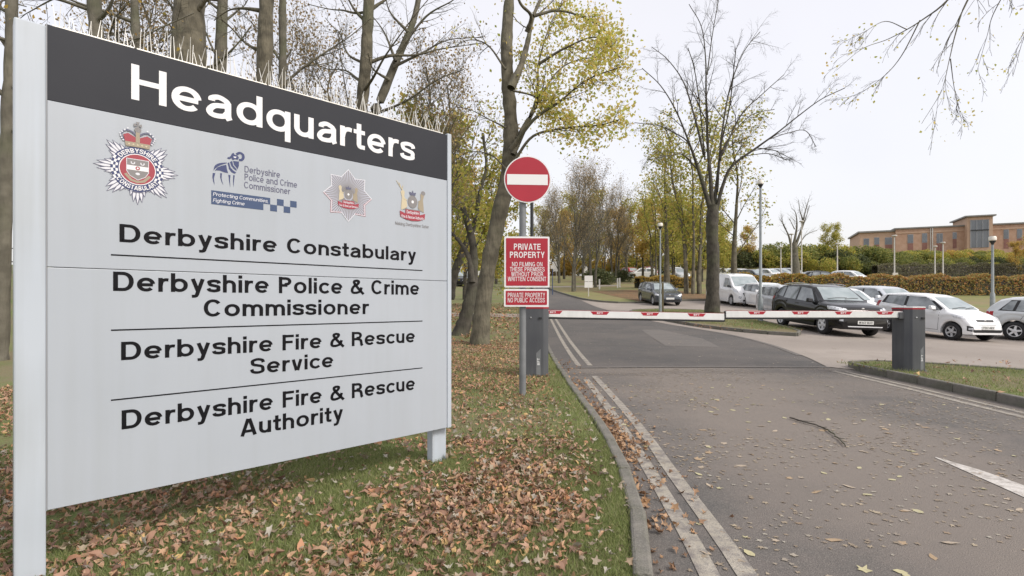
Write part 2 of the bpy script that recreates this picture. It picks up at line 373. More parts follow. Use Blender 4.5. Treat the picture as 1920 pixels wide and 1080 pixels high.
def g(X, Y):
    """height of the verge level; paved surfaces lie 0.1 m lower"""
    X = np.asarray(X, float); Y = np.asarray(Y, float)
    def ramp(y, y0, w, s):   # softly starting slope
        t = np.clip(y - y0, 0, None); return s * np.where(t < w, t * t / (2 * w), t - w / 2)
    z = ramp(Y, 10.5, 7, 0.054) + ramp(Y, 31, 6, 0.030) - ramp(Y, 86, 8, 0.082)
    z = z - 0.035 * np.clip(X - 10, 0, 6) * (1 - sstep(19, 26, Y)) * sstep(8, 14, Y)
    bank = np.clip(-X - 4.0, 0, 20)
    z = z + 0.12 * bank * sstep(6, 16, Y) * (1 - 0.85 * sstep(30, 60, Y))
    z = z - 0.05 * sstep(-0.6, -2.4, X) * (1 - sstep(2, 5, Y))
    z = z + 3.9 * sstep(84, 104, Y) * sstep(14, 50, X)
    return z

def gz(x, y): return float(g(x, y))

def drape(name, A, B, nv, m, off, kind='structure', bias=1.0):
    """ruled sheet between two rows of (x, y) points, laid on the terrain"""
    A = np.array(A, float); B = np.array(B, float)
    t = np.linspace(0, 1, nv) ** bias
    G = A[:, None, :] * (1 - t[None, :, None]) + B[:, None, :] * t[None, :, None]
    Z = g(G[..., 0], G[..., 1]) + off
    V = np.dstack([G, Z]).reshape(-1, 3)
    n, k = len(A), nv
    i = np.arange(n - 1)[:, None] * k; j = np.arange(k - 1)[None, :]
    Fq = np.stack([i + j, i + j + 1, i + k + j + 1, i + k + j], -1).reshape(-1, 4)
    me_o = np_obj(name, V, Fq, m, smooth=True)
    me = me_o.data
    if me.polygons[len(me.polygons) // 2].normal.z < 0: me.flip_normals()
    if kind: me_o['kind'] = kind
    return me_o
# ------------------------------------------------------------------ ground, road, car park, verges, kerbs
rng = np.random.default_rng(7)
def resample(pts, step):
    p = smooth_curve(pts, 12)
    d = np.r_[0, np.cumsum(np.linalg.norm(np.diff(p, axis=0), axis=1))]
    n = max(2, int(d[-1] / step) + 1)
    s = np.linspace(0, d[-1], n)
    return np.stack([np.interp(s, d, p[:, 0]), np.interp(s, d, p[:, 1])], 1)

KERB = [(-9, -4.5), (-4.0, -2.6), (-1.6, -1.3), (-0.35, 0.1), (0.18, 1.0), (0.44, 1.75), (0.60, 2.45), (0.75, 3.3), (0.84, 4.4), (0.87, 5.6), (0.86, 8.0),
        (0.90, 12), (1.05, 18), (1.35, 26), (1.7, 34), (2.1, 44), (2.2, 56), (1.4, 72), (-2, 96)]
KC = resample(KERB, 0.5)

# one base sheet far beyond everything that is seen
xs = np.concatenate([[-900, -400, -200], np.linspace(-110, 150, 66), [220, 400, 900]])
ys = np.concatenate([[-300, -100, -40], np.linspace(-16, 130, 74), [180, 300, 600, 1200]])
gx, gy = np.meshgrid(xs, ys)
gv = np.stack([gx, gy, g(np.clip(gx, -110, 150), np.clip(gy, -16, 130)) - 0.55], -1).reshape(-1, 3)
nx_ = len(xs); ii = np.arange(len(ys) - 1)[:, None] * nx_; jj = np.arange(nx_ - 1)[None, :]
tag(np_obj('ground', gv, np.stack([ii + jj, ii + jj + 1, ii + nx_ + jj + 1, ii + nx_ + jj], -1).reshape(-1, 4), M['soil'], smooth=True), kind='structure')

# asphalt everywhere right of the left kerb
A = KC + np.array((-0.12, 0)); B = np.stack([np.full(len(KC), 95.0), KC[:, 1]], 1)
road = drape('road', A, B, 110, M['road'], -0.10, bias=2.2)
# left verge with the sign and the trees
A = KC + np.array((-0.06, 0)); B = np.stack([np.full(len(KC), -85.0), KC[:, 1] * 1.0], 1)
verge = drape('left_verge', A, B, 90, M['grass'], 0.0, bias=2.4)
# far lawn and the bank under the hedge
FB = resample([(3.6, 70), (3.7, 52), (4.4, 44), (5.3, 38.5), (6.7, 36), (8.2, 35.8), (11, 37.2), (17, 38), (18.2, 33), (19.2, 28), (25, 25.2), (50, 21.5), (90, 19)], 1.0)
FO = resample([(3.0, 96), (5, 96), (8, 98), (12, 99), (20, 100), (30, 100), (42, 100), (56, 100), (68, 99), (80, 97), (95, 92), (112, 80), (125, 60)], 1.0)
t_ = np.linspace(0, 1, len(FB)); to = np.linspace(0, 1, len(FO))
FO = np.stack([np.interp(t_, to, FO[:, 0]), np.interp(t_, to, FO[:, 1])], 1)
far_lawn = drape('far_lawn', FB, FO, 60, M['lawn'], 0.0, bias=1.4)
# hill slope under the brick building
A = [(x, 91.0) for x in np.linspace(-5, 140, 40)]; B = [(x, 150.0) for x in np.linspace(-5, 150, 40)]
tag(drape('hill_slope', A, B, 26, M['lawn'], -0.12), kind='structure')

# darker relaid asphalt beyond the barrier, paler car park surface
LE = resample([(0.98, 10.7), (1.0, 13), (1.1, 17), (1.25, 22), (1.4, 27), (1.6, 32), (1.9, 39), (2.3, 48), (2.4, 56)], 0.8)
RE = resample([(6.3, 10.7), (6.9, 12.6), (7.35, 15), (7.3, 18), (6.2, 22), (5.6, 27), (5.2, 32), (4.9, 39), (4.2, 48), (3.8, 56)], 0.8)
n_ = len(LE); RE = np.stack([np.interp(np.linspace(0, 1, n_), np.linspace(0, 1, len(RE)), RE[:, k]) for k in (0, 1)], 1)
drape('asphalt_patch', LE, RE, 12, M['dark_asphalt'], -0.094)
CA = RE + np.array((0.02, 0)); CA = CA[CA[:, 1] < 38.5]
CA = np.vstack([[(6.75, 9.9)], CA])
CB = np.stack([np.full(len(CA), 70.0), np.interp(CA[:, 1], [9, 11, 14, 20, 38.5], [-6, 4, 10, 17, 37.5])], 1)
drape('car_park', CA, CB, 70, M['carpark'], -0.09, bias=1.9)
# lighter scrape and patch on the relaid asphalt, seam across the lane
drape('worn_patch', [(4.3, 15.0), (4.5, 17.2), (4.7, 19.4)], [(5.7, 14.6), (6.0, 16.8), (5.4, 19.6)], 5, M['faint'], -0.090)
WS = resample([(1.0, 10.5), (3.5, 10.62), (6.3, 10.55)], 0.4)
drape('worn_seam', WS, WS + np.array((0.05, 0.2)), 3, M['faint'], -0.090)
# leaf mould under the trees by the parked cars, footpaths
drape('leaf_mould', resample([(8.6, 36.2), (11, 37.6), (14, 38.2), (16.8, 38.4)], 1), resample([(7.0, 47), (11, 49), (15, 49), (18.5, 46)], 1)[:len(resample([(8.6, 36.2), (11, 37.6), (14, 38.2), (16.8, 38.4)], 1))], 8, M['leafdirt'], 0.012)
pa = resample([(3.75, 53.0), (7, 53.6), (11.5, 56.0)], 0.8)
drape('footpath', pa, pa + np.array((-0.3, 2.2)), 3, M['path'], 0.015)
pa = resample([(1.25, 23.6), (-2, 24.2), (-6, 25.2), (-16, 27.5)], 0.8)
drape('side_path', pa, pa + np.array((0.15, 2.0)), 3, M['path'], 0.012)

# raised islands
def island(name, loop, m=M['grass']):
    p = resample(loop + [loop[0]], 0.35)[:-1]
    c = p.mean(0)
    rings = [p]
    V = []; n = len(p)
    K = 9
    for k in range(K + 1):
        s = 1 - k / K
        V.append(c + (p - c) * s)
    V = np.array(V)
    X, Y = V[..., 0], V[..., 1]
    edge = (1 - np.linspace(1, 0, K + 1))[:, None]
    Z = g(X, Y) + 0.03 * np.sin(edge * 1.4)
    V3 = np.dstack([V, Z]).reshape(-1, 3)
    i = np.arange(K)[:, None] * n; j = np.arange(n)[None, :]; j2 = (j + 1) % n
    o = np_obj(name, V3, np.stack([i + j, i + j2, i + n + j2, i + n + j], -1).reshape(-1, 4), m, smooth=True)
    if o.data.polygons[3].normal.z < 0: o.data.flip_normals()
    o['kind'] = 'structure'
    return p
ISL_R = [(6.1, 2.5), (6.36, 6.6), (6.5, 8.6), (6.58, 10.1), (6.9, 10.85), (7.4, 10.95), (8.1, 10.5), (9.0, 9.5), (10.6, 7.4), (12.5, 4), (10, 1.5)]
ISL_T = [(9.3, 17.4), (8.2, 18.4), (7.2, 20.4), (6.6, 23.2), (6.2, 26.6), (6.4, 28.6), (8, 29.6), (10, 28.6), (10.7, 25), (10.3, 21), (9.8, 18.2)]
PR = island('right_island', ISL_R)
PT = island('tree_island', ISL_T)

STONE = MB()
STONE.box((0, 0, -0.11), (1.0, 0.09, 0.26))
def kerb_run(name, pts, step, label, closed=False):
    root = bpy.data.objects.new(name, None); link(root); root['kind'] = 'structure'
    p = resample(list(map(tuple, pts)), step)
    src = None
    for a, b in zip(p[:-1], p[1:]):
        mid = (a + b) / 2; d = b - a; L = float(np.linalg.norm(d))
        if src is None:
            src = STONE.build('kerb_stone', M['kerb'], root, bevel=0.018); o = src
        else:
            o = src.copy(); COL.objects.link(o); o.parent = root
        za, zb = gz(*a), gz(*b)
        o.location = (mid[0], mid[1], (za + zb) / 2 + 0.008 + rng.uniform(-0.006, 0.006))
        o.rotation_euler = (0, -math.atan2(zb - za, L), math.atan2(d[1], d[0]) + rng.uniform(-0.012, 0.012))
        o.scale = (L - 0.018, 1, 1)
    return root
kerb_run('left_kerb', [q for q in KC if -3.2 < q[1] < 46], 0.75, '')
kerb_run('right_kerb', list(PR) + [PR[0]], 0.75, '')
kerb_run('tree_island_kerb', list(PT) + [PT[0]], 0.85, '')
kerb_run('far_kerb', [q for q in FB if q[0] < 18], 1.2, '')

# painted lines: children of the road
def line(pts, w, m, name='road_line', off=-0.0955):
    p = resample(pts, 0.3)
    d = np.gradient(p, axis=0); d /= np.linalg.norm(d, axis=1, keepdims=True)
    nrm = np.stack([-d[:, 1], d[:, 0]], 1)
    o = drape(name, p - nrm * w / 2, p + nrm * w / 2, 2, m, off, kind=None)
    o.parent = road
    return o
line([(0.77, 1.6), (0.935, 2.5), (1.035, 3.7), (1.11, 4.9), (1.18, 6.4), (1.25, 9.0)], 0.10, M['yellow_line'], 'double_yellow_line')
line([(0.94, 1.6), (1.115, 2.5), (1.225, 4.1), (1.30, 5.1), (1.37, 6.6), (1.45, 9.4)], 0.10, M['yellow_line'], 'double_yellow_line')
line([(1.36, 10.8), (1.46, 14), (1.6, 19), (1.75, 24)], 0.10, M['yellow_line'], 'double_yellow_line', -0.0895)
line([(1.60, 10.9), (1.70, 14), (1.83, 19), (1.97, 24)], 0.10, M['yellow_line'], 'double_yellow_line', -0.0895)
line([(5.62, 2.5), (5.78, 6.0), (5.95, 8.0), (6.08, 10.1)], 0.10, M['yellow_line'], 'double_yellow_line')
line([(5.83, 2.5), (5.99, 6.0), (6.14, 8.0), (6.25, 10.0)], 0.08, M['yellow_line'], 'double_yellow_line')
cl_ = drape('centre_line', [(3.24, 1.4), (3.345, 3.0), (3.40, 3.5), (3.45, 3.85), (3.49, 4.15), (3.535, 4.46)], [(3.46, 1.4), (3.57, 3.0), (3.615, 3.5), (3.63, 3.85), (3.62, 4.15), (3.55, 4.47)], 4, M['white_line'], -0.0955, kind=None); cl_.parent = road
line([(6.9, 12.8), (7.35, 15.2), (7.3, 17.8), (6.5, 20.8)], 0.14, M['faint'], 'edge_line', -0.0865)

# ------------------------------------------------------------------ leaf litter and grass
def vnoise(X, Y, s, seed=0):
    """smooth value noise in numpy"""
    r = np.random.default_rng(seed).random((64, 64))
    x = X * s; y = Y * s
    xi = np.floor(x).astype(int); yi = np.floor(y).astype(int)
    fx = x - xi; fy = y - yi; fx = fx * fx * (3 - 2 * fx); fy = fy * fy * (3 - 2 * fy)
    a = r[xi % 64, yi % 64]; b = r[(xi + 1) % 64, yi % 64]; c = r[xi % 64, (yi + 1) % 64]; d = r[(xi + 1) % 64, (yi + 1) % 64]
    return (a * (1 - fx) + b * fx) * (1 - fy) + (c * (1 - fx) + d * fx) * fy

def kerb_x(Y): return np.interp(Y, KC[:, 1], KC[:, 0])

LOBED = []
for k in range(10):
    a = math.pi / 2 + k * 2 * math.pi / 10
    r_ = (0.55, 0.30)[k % 2] * (1.0 if k != 5 else 0.6)
    LOBED.append((r_ * math.cos(a), r_ * math.sin(a)))
LOBED = np.array(LOBED)
OVAL = np.array([(0, -0.55), (0.24, -0.25), (0.27, 0.12), (0.0, 0.6), (-0.27, 0.12), (-0.24, -0.25)])

def leaves_mesh(name, X, Y, Z, size, m, tilt=0.5, shape='oval', seed=1, lift=0.01, parent=None, flat=1.0):
    r = np.random.default_rng(seed)
    n = len(X)
    S = LOBED if shape == 'lobed' else OVAL
    k = len(S)
    base = np.zeros((k + 1, 3)); base[1:, :2] = S
    jit = r.uniform(0.6, 1.25, (n, k + 1, 1)); asp = r.uniform(0.6, 1.0, (n, 1))
    rad = np.linalg.norm(base[:, :2], axis=1)
    V = np.tile(base[None], (n, 1, 1)); V[:, :, :2] *= jit; V[:, :, 0] *= asp
    curl = flat * r.uniform(-1.4, 1.8, n)[:, None]; fold = flat * r.uniform(-0.5, 0.9, n)[:, None]
    V[:, :, 2] = curl * (base[None, :, 1] ** 2) + fold * np.abs(base[None, :, 0]) * 0.8 + flat * r.normal(0, 0.05, (n, k + 1)) * (rad > 0)
    V *= (size * np.exp(np.clip(r.normal(0, 0.28, n), -.6, .5)))[:, None, None]
    a = r.uniform(0, 2 * math.pi, n)
    tx = r.normal(0, tilt, n); ty = r.normal(0, tilt, n)
    def rot(V, ang, i, j):
        c, s = np.cos(ang)[:, None], np.sin(ang)[:, None]
        vi = V[:, :, i] * c - V[:, :, j] * s; vj = V[:, :, i] * s + V[:, :, j] * c
        V[:, :, i] = vi; V[:, :, j] = vj
    rot(V, tx, 1, 2); rot(V, ty, 0, 2); rot(V, a, 0, 1)
    V[:, :, 2] -= V[:, :, 2].min(1, keepdims=True) * 0.8
    V += np.stack([X, Y, Z + lift], -1)[:, None, :]
    idx = np.arange(n)[:, None, None] * (k + 1)
    tri = np.array([(0, 1 + q, 1 + (q + 1) % k) for q in range(k)])[None]
    o = np_obj(name, V.reshape(-1, 3), (idx + tri).reshape(-1, 3), m, parent)
    o['kind'] = 'stuff'
    return o

def scatter(n, x0, x1, y0, y1, keep, seed):
    r = np.random.default_rng(seed)
    X = r.uniform(x0, x1, n); Y = r.uniform(y0, y1, n)
    k = r.random(n) < keep(X, Y)
    return X[k], Y[k]

def litter_mask(X, Y):
    v = 0.55 * vnoise(X + 40, Y + 40, 0.9, 3) + 0.45 * vnoise(X + 40, Y + 40, 2.6, 4)
    mk = 0.28 + 0.72 * sstep(0.36, 0.66, v) 
    kx = kerb_x(Y)
    mk = np.clip(mk * np.where(Y < 4.8, 0.45 + 0.55 * sstep(-1.0, -0.1, X), 1.0) + 0.30 * np.exp(-((X - 0.0) ** 2 / 0.7 + (Y - 2.6) ** 2 / 0.9)) * sstep(0.25, 0.6, v) - 0.45 * np.exp(-((X + 0.8) ** 2 / 0.9 + (Y - 3.9) ** 2 / 0.35)), 0.03, 1)
    mk = mk * sstep(0.10, 0.45, kx - X) * (X < kx - 0.05)
    mk = np.where(Y > 4.0, np.clip(mk + 0.35 * (X < kx - 0.35) * sstep(4, 7, Y), 0, 1), mk)
    return mk
X, Y = scatter(96000, -4.2, 0.9, 0.9, 4.6, lambda X, Y: litter_mask(X, Y) * (np.abs(X) < Y * 1.15 + 0.5) * 0.40, 11)
kk = np.random.default_rng(5).random(len(X)) < 0.22
tag(leaves_mesh('leaf_litter', X[kk], Y[kk], g(X[kk], Y[kk]), 0.042, M['litter'], 0.45, 'lobed', 28, 0.012), 'lobed brown leaves among the litter by the big sign', 'leaf litter')
X, Y = X[~kk], Y[~kk]
tag(leaves_mesh('leaf_litter', X, Y, g(X, Y), 0.041, M['litter'], 0.5, 'oval', 21, 0.012), 'brown autumn leaf litter strewn over the grass by the big sign', 'leaf litter')
X, Y = scatter(15000, -4.2, 0.9, 0.9, 6.5, lambda X, Y: (X < kerb_x(Y) - 0.03) * (0.25 + 0.5 * litter_mask(X, Y)) * (np.abs(X) < Y * 1.15 + 0.5) * 0.6, 51)
tag(leaves_mesh('leaf_litter', X, Y, g(X, Y), 0.040, M['litter_pale'], 0.4, 'lobed', 52, 0.022), 'pale tan and yellow leaves scattered over the grass by the big sign', 'leaf litter')
X, Y = scatter(76000, -7, 1.0, 4.6, 15, lambda X, Y: litter_mask(X, Y) * 0.5, 12)
tag(leaves_mesh('leaf_litter', X, Y, g(X, Y), 0.044, M['litter'], 0.45, 'oval', 22, 0.012), 'brown leaf litter under the leaning tree and around the left barrier cabinet', 'leaf litter')
X, Y = scatter(16000, -14, 1.3, 15, 34, lambda X, Y: (X < kerb_x(Y) - 0.1) * (0.25 + 0.6 * vnoise(X + 50, Y, 0.5, 9)), 13)
tag(leaves_mesh('leaf_litter', X, Y, g(X, Y), 0.10, M['litter'], 0.4, 'oval', 23, 0.012), 'scattered brown leaves on the verge beyond the leaning tree', 'leaf litter')
# drift of leaves in the gutter
X, Y = scatter(52000, 0.0, 2.4, 1.6, 12, lambda X, Y: (X > kerb_x(Y) + 0.06) * np.exp(-np.clip(X - kerb_x(Y) - 0.06, 0, None) / 0.11) * (0.35 + 0.9 * sstep(0.3, 0.6, vnoise(X, Y, 1.1, 15))) * sstep(1.9, 2.6, Y) * np.interp(Y, [2, 2.9, 3.4, 6.5, 9], [0.03, 0.12, 1, 1, 0.35]), 14)
tag(leaves_mesh('leaf_drift', X, Y, g(X, Y) - 0.1, 0.045, M['litter_brown'], 0.5, 'lobed', 24, 0.006), 'rusty drift of leaves in the gutter along the left kerb', 'leaf drift')
# crushed fragments over the lane
def lane_mask(X, Y):
    kx = kerb_x(Y)
    v = 0.6 * vnoise(X + 9, Y + 9, 0.8, 5) + 0.4 * vnoise(X + 9, Y + 9, 3.0, 6)
    return (X > kx + 0.15) * (X < 6.2 + 0 * Y) * sstep(0.3, 0.7, v)
X, Y = scatter(14000, 0.4, 6.3, 1.6, 10.6, lambda X, Y: lane_mask(X, Y) * 0.75, 16)
tag(leaves_mesh('leaf_fragments', X, Y, g(X, Y) - 0.1, 0.034, M['litter_pale'], 0.03, 'lobed', 25, 0.003, None, 0.15), 'small crushed leaf fragments spread over the near lane', 'leaf fragments')
X, Y = scatter(2600, 1.0, 20, 10.6, 32, lambda X, Y: 0.8 + 0 * X, 17)
tag(leaves_mesh('leaf_fragments', X, Y, g(X, Y) - 0.088, 0.05, M['litter_pale'], 0.04, 'oval', 26, 0.004, None, 0.12), 'scattered pale leaves on the asphalt beyond the barrier', 'leaf fragments')
X, Y = scatter(5200, 6.0, 13, 3, 30, lambda X, Y: (((X > 6.3) & (Y < 10.9)) | ((X > 6.6) & (X < 10.3) & (Y > 18) & (Y < 28))) * (0.15 + 0.5 * vnoise(X, Y, 1.0, 19)), 18)
tag(leaves_mesh('leaf_litter', X, Y, g(X, Y), 0.06, M['litter'], 0.4, 'oval', 27, 0.02), 'leaves lying on the grass of the right hand islands', 'leaf litter')

def blades(name, X, Y, h, w, m, seed, zoff=0.0):
    r = np.random.default_rng(seed); n = len(X)
    a = r.uniform(0, 2 * math.pi, n); hh = h * r.uniform(0.5, 1.4, n)
    lx, ly = r.normal(0, 0.55, n) * hh, r.normal(0, 0.55, n) * hh
    Z = g(X, Y) + zoff
    dx, dy = np.cos(a) * w, np.sin(a) * w
    V = np.stack([np.stack([X - dx, Y - dy, Z], -1), np.stack([X + dx, Y + dy, Z], -1), np.stack([X + lx, Y + ly, Z + hh], -1)], 1)
    o = np_obj(name, V.reshape(-1, 3), np.arange(3 * n).reshape(-1, 3), m); o['kind'] = 'stuff'; return o
def blade_mask(X, Y):
    kx = kerb_x(Y); v = vnoise(X + 20, Y + 20, 1.3, 31)
    edge = np.exp(-np.clip(kx - 0.05 - X, 0, None) / 0.14)
    return (X < kx - 0.035) * np.clip(0.95 * (1 - 0.6 * litter_mask(X, Y)) * sstep(0.1, 0.55, v) + edge, 0, 1)
X, Y = scatter(330000, -4.2, 0.9, 0.9, 4.8, lambda X, Y: blade_mask(X, Y) * (np.abs(X) < Y * 1.15 + 0.5), 41)
tag(blades('grass_blades', X, Y, 0.028, 0.0026, M['blade'], 42), 'short green grass at the foot of the big sign', 'grass')
X, Y = scatter(90000, -7, 1.0, 4.8, 12, lambda X, Y: blade_mask(X, Y), 43)
tag(blades('grass_blades', X, Y, 0.05, 0.004, M['blade'], 44), 'grass of the verge around the left barrier cabinet', 'grass')
X, Y = scatter(60000, 6.0, 11, 4, 29, lambda X, Y: ((X > 6.45) & (Y < 10.6) & (X + 0.9 * Y < 17.4)) | ((X > 6.7) & (X < 10.2) & (Y > 18.6) & (Y < 28.6) & (X - 6.6 > (22.5 - Y) * 0.55)), 45)
tag(blades('grass_blades', X, Y, 0.06, 0.006, M['blade'], 46), 'green grass on the kerbed islands beside the lane', 'grass')

# single fallen leaves that can be told apart on the lane: things of their own
def single_leaf_mesh(seed, S):
    r = np.random.default_rng(seed); k = len(S)
    v = [(0, 0, 0.006)] + [(x * 1.0 * j, y * j, 0.10 * (x * x + y * y) * 2 * r.uniform(0.0, 1.0) + 0.003) for (x, y), j in zip(S, r.uniform(.65, 1.2, k))]
    me = bpy.data.meshes.new('fallen_leaf'); me.from_pydata(v, [], [(0, 1 + q, 1 + (q + 1) % k) for q in range(k)])
    return me
def solid(name, c1, c2): return mat(name, c1, c2, scale=30, rough=0.5)
LM = [solid('leaf_buff', (0.44, 0.37, 0.28), (0.36, 0.28, 0.20)), solid('leaf_tan', (0.33, 0.23, 0.14), (0.40, 0.29, 0.17)), solid('leaf_lemon', (0.46, 0.43, 0.26), (0.42, 0.37, 0.20))]
leaf_meshes = []
for k in range(6):
    me = single_leaf_mesh(60 + k, LOBED if k % 2 else OVAL); me.materials.append(LM[k % 3]); leaf_meshes.append(me)
rl = np.random.default_rng(77)
LL = ['pale buff fallen leaf lying flat on the lane', 'tan brown fallen leaf lying flat on the lane', 'lemon green fallen leaf lying flat on the lane']
cnt = 0
while cnt < 200:
    x = rl.uniform(0.5, 5.6); y = rl.uniform(1.9, 8.5)
    if x < float(kerb_x(y)) + 0.3 or rl.random() > math.exp(-(x - 1.2) / 2.2) + 0.25: continue
    if x > y * 1.02: continue
    k = int(rl.integers(6)); o = bpy.data.objects.new('fallen_leaf', leaf_meshes[k]); link(o)
    s = rl.uniform(0.045, 0.085); o.scale = (s, s, s); o.location = (x, y, gz(x, y) - 0.0965); o.rotation_euler = (rl.normal(0, .06), rl.normal(0, .06), rl.uniform(0, 6.28))
    tag(o, LL[k % 3], 'leaf', LL[k % 3].replace('leaf lying', 'leaves lying')); cnt += 1
# the long bent twig and a few bits on the lane
tw = [P(x, y, 1300.0 / (y - HZ)) for x, y in ((1481, 786), (1505, 793), (1530, 800), (1556, 812), (1572, 824), (1585, 840))]
tw = smooth_curve(tw, 5); tw[:, 2] = g(tw[:, 0], tw[:, 1]) - 0.088 + 0.006
rt_ = np.random.default_rng(3); tw[1:-1, :2] += rt_.normal(0, 0.006, (len(tw) - 2, 2))
tb = MB(); tb.tube(tw, np.linspace(0.009, 0.005, len(tw)) * rt_.uniform(.8, 1.25, len(tw)), 6)
for k in range(4, len(tw) - 3, 4):
    d_ = np.array((rt_.normal(0, .06), rt_.normal(0, .06), rt_.uniform(.0, .03))); tb.tube([tw[k], tw[k] + d_ * .6, tw[k] + d_ * 1.3], [.004, .003, .002], 4)
tag(tb.build('twig', M['bark_dark'], smooth=True), 'long bent dark twig lying on the lane', 'twig')
# ------------------------------------------------------------------ drawn lettering (grotesque strokes)
XH = 0.73
def arc(cx, cy, rx, ry, a0, a1, n=18):
    t = np.radians(np.linspace(a0, a1, n))
    c, s = np.cos(t), np.sin(t)
    e = 0.95        # slightly squared rounds
    return np.stack([cx + rx * np.sign(c) * np.abs(c) ** e, cy + ry * np.sign(s) * np.abs(s) ** e], 1)
def sp(pts, n=7): return smooth_curve(pts, n)
def cat(*a): return np.vstack([np.atleast_2d(np.array(x, float)) for x in a])

def glyph(ch, w):
    """returns width and centre lines; capital height 1, stroke width w"""
    h = w / 2; bw = 0.64; B2 = bw / 2; rx, ry = B2 - h, XH / 2 - h + 0.01
    O = lambda cx: arc(cx, XH / 2, rx, ry, 0, 360, 33)
    st = lambda x, y0, y1: cat((x, y0), (x, y1))
    T = XH - h
    def arch(x0, x1):
        return cat((x0, XH * 0.40), arc((x0 + x1) / 2, T - 0.22, (x1 - x0) / 2, 0.22, 170, 0, 12), (x1, 0))
    if ch == ' ': return 0.24, []
    if ch == 'o': return bw, [O(B2)]
    if ch == 'b': return bw, [st(h, 0, 1), O(B2)]
    if ch == 'd': return bw, [st(bw - h, 0, 1), O(B2)]
    if ch == 'p': return bw, [st(h, -0.29, XH), O(B2)]
    if ch == 'q': return bw, [st(bw - h, -0.29, XH), O(B2)]
    if ch == 'g': return bw, [O(B2), cat((bw - h, XH), (bw - h, 0.0), arc(B2, -0.02, rx, 0.25 - h, 0, -165, 12))]
    if ch == 'c': return 0.56, [arc(B2, XH / 2, rx, ry, 38, 322, 26)]
    if ch == 'e': return bw, [cat((bw - h, 0.40), arc(B2, XH / 2, rx, ry, 8, 318, 28)), cat((h, 0.355), (bw - h, 0.355))]
    if ch == 'a':
        r_ = 0.505 - h * .2
        return 0.60, [cat(sp([(0.045 + h, 0.50), (0.09 + h * .6, T - 0.055), (0.28, T + 0.01), (0.45 - h * .2, T - 0.055), (r_, 0.50)]), (r_, 0.14), (r_ + 0.015, 0.05), (r_ + 0.04, 0.0)),
                      sp([(r_, 0.425), (0.36, 0.405), (0.17 + h * .2, 0.355), (h, 0.205), (0.09 + h * .4, h * .9 + 0.015), (0.24, h * .84 - 0.01), (0.40, 0.10), (r_, 0.23)])]
    if ch == 's': return 0.53, [sp([(0.50 - h * .4, 0.505), (0.43, T - 0.03), (0.265, T + 0.01), (0.10, T - 0.04), (h * .95, 0.535), (0.13, 0.425), (0.28, 0.375), (0.43, 0.32), (0.52 - h * .9, 0.20), (0.43, h + 0.03), (0.265, h - 0.01), (0.10, h + 0.03), (0.02 + h * .4, 0.225)])]
    if ch == 'n': return 0.56, [st(h, 0, XH), arch(h, 0.56 - h)]
    if ch == 'h': return 0.56, [st(h, 0, 1), arch(h, 0.56 - h)]
    if ch == 'm': return 0.88, [st(h, 0, XH), arch(h, 0.44), arch(0.44, 0.88 - h)]
    if ch == 'u': return 0.56, [st(0.56 - h, 0, XH), cat((h, XH), arc(0.28, h + 0.21, 0.28 - h, 0.22, 180, 350, 12), (0.56 - h, XH * .6))]
    if ch == 'r': return 0.37, [st(h, 0, XH), cat((h, XH * .45), sp([(h + 0.02, 0.47), (0.16, T - 0.05), (0.27, T + 0.005), (0.37, T - 0.005)]))]
    if ch == 't': return 0.35, [cat((0.165, 0.95), (0.165, 0.20), sp([(0.165, 0.18), (0.20, h + 0.01), (0.35, h)])), cat((0, T + 0.0), (0.35, T + 0.0))]
    if ch == 'i': return w, [st(h, 0, XH), st(h, 1 - w * 0.95, 1)]
    if ch == 'l': return w, [st(h, 0, 1)]
    if ch == 'v': return 0.56, [cat((h, XH), (0.28 - h * .3, 0)), cat((0.28 + h * .3, 0), (0.56 - h, XH))]
    if ch == 'y': return 0.56, [cat((h, XH), (0.285, 0.06)), cat((0.56 - h, XH), (0.25, -0.12), sp([(0.25, -0.13), (0.20, -0.21), (0.06, -0.225)]))]
    if ch == 'k': return 0.55, [st(h, 0, 1), cat((0.50, XH), (0.14, 0.33)), cat((0.20, 0.40), (0.52, 0.0))]
    if ch == 'f': return 0.33, [cat((0.15, 0), (0.15, 0.80), sp([(0.15, 0.82), (0.20, 0.97 - h * .6), (0.33, 1 - h)])), cat((0, T), (0.33, T))]
    if ch == ',': return w, [cat((h, 0.06), (h * .6, -0.14))]
    if ch == '&': return 0.80, [sp([(0.78, 0.0), (0.50, 0.34), (0.27, 0.66), (0.22, 0.84), (0.35, 1 - h), (0.49, 0.85), (0.42, 0.68), (0.18, 0.49), (h, 0.27), (0.15, h + .01), (0.36, h), (0.57, 0.20), (0.66, 0.46)])]
    # capitals and figures
    if ch == 'H': return 0.72, [st(h, 0, 1), st(0.72 - h, 0, 1), cat((h, 0.53), (0.72 - h, 0.53))]
    if ch == 'D': return 0.72, [cat((h, h), (0.34, h), arc(0.34, 0.5, 0.38 - h, 0.5 - h, -88, 88, 18), (0.34, 1 - h), (h, 1 - h), (h, h), (h + .05, h))]
    if ch == 'C': return 0.74, [arc(0.38, 0.5, 0.38 - h, 0.51 - h, 38, 322, 28)]
    if ch == 'G': return 0.77, [cat(arc(0.38, 0.5, 0.38 - h, 0.51 - h, 42, 340, 28)), cat((0.44, 0.47), (0.76 - h, 0.47), (0.76 - h, 0))]
    if ch == 'O': return 0.78, [arc(0.39, 0.5, 0.39 - h, 0.51 - h, 0, 360, 37)]
    if ch == 'Q': return 0.78, [arc(0.39, 0.5, 0.39 - h, 0.51 - h, 0, 360, 37), cat((0.5, 0.25), (0.74, 0.0))]
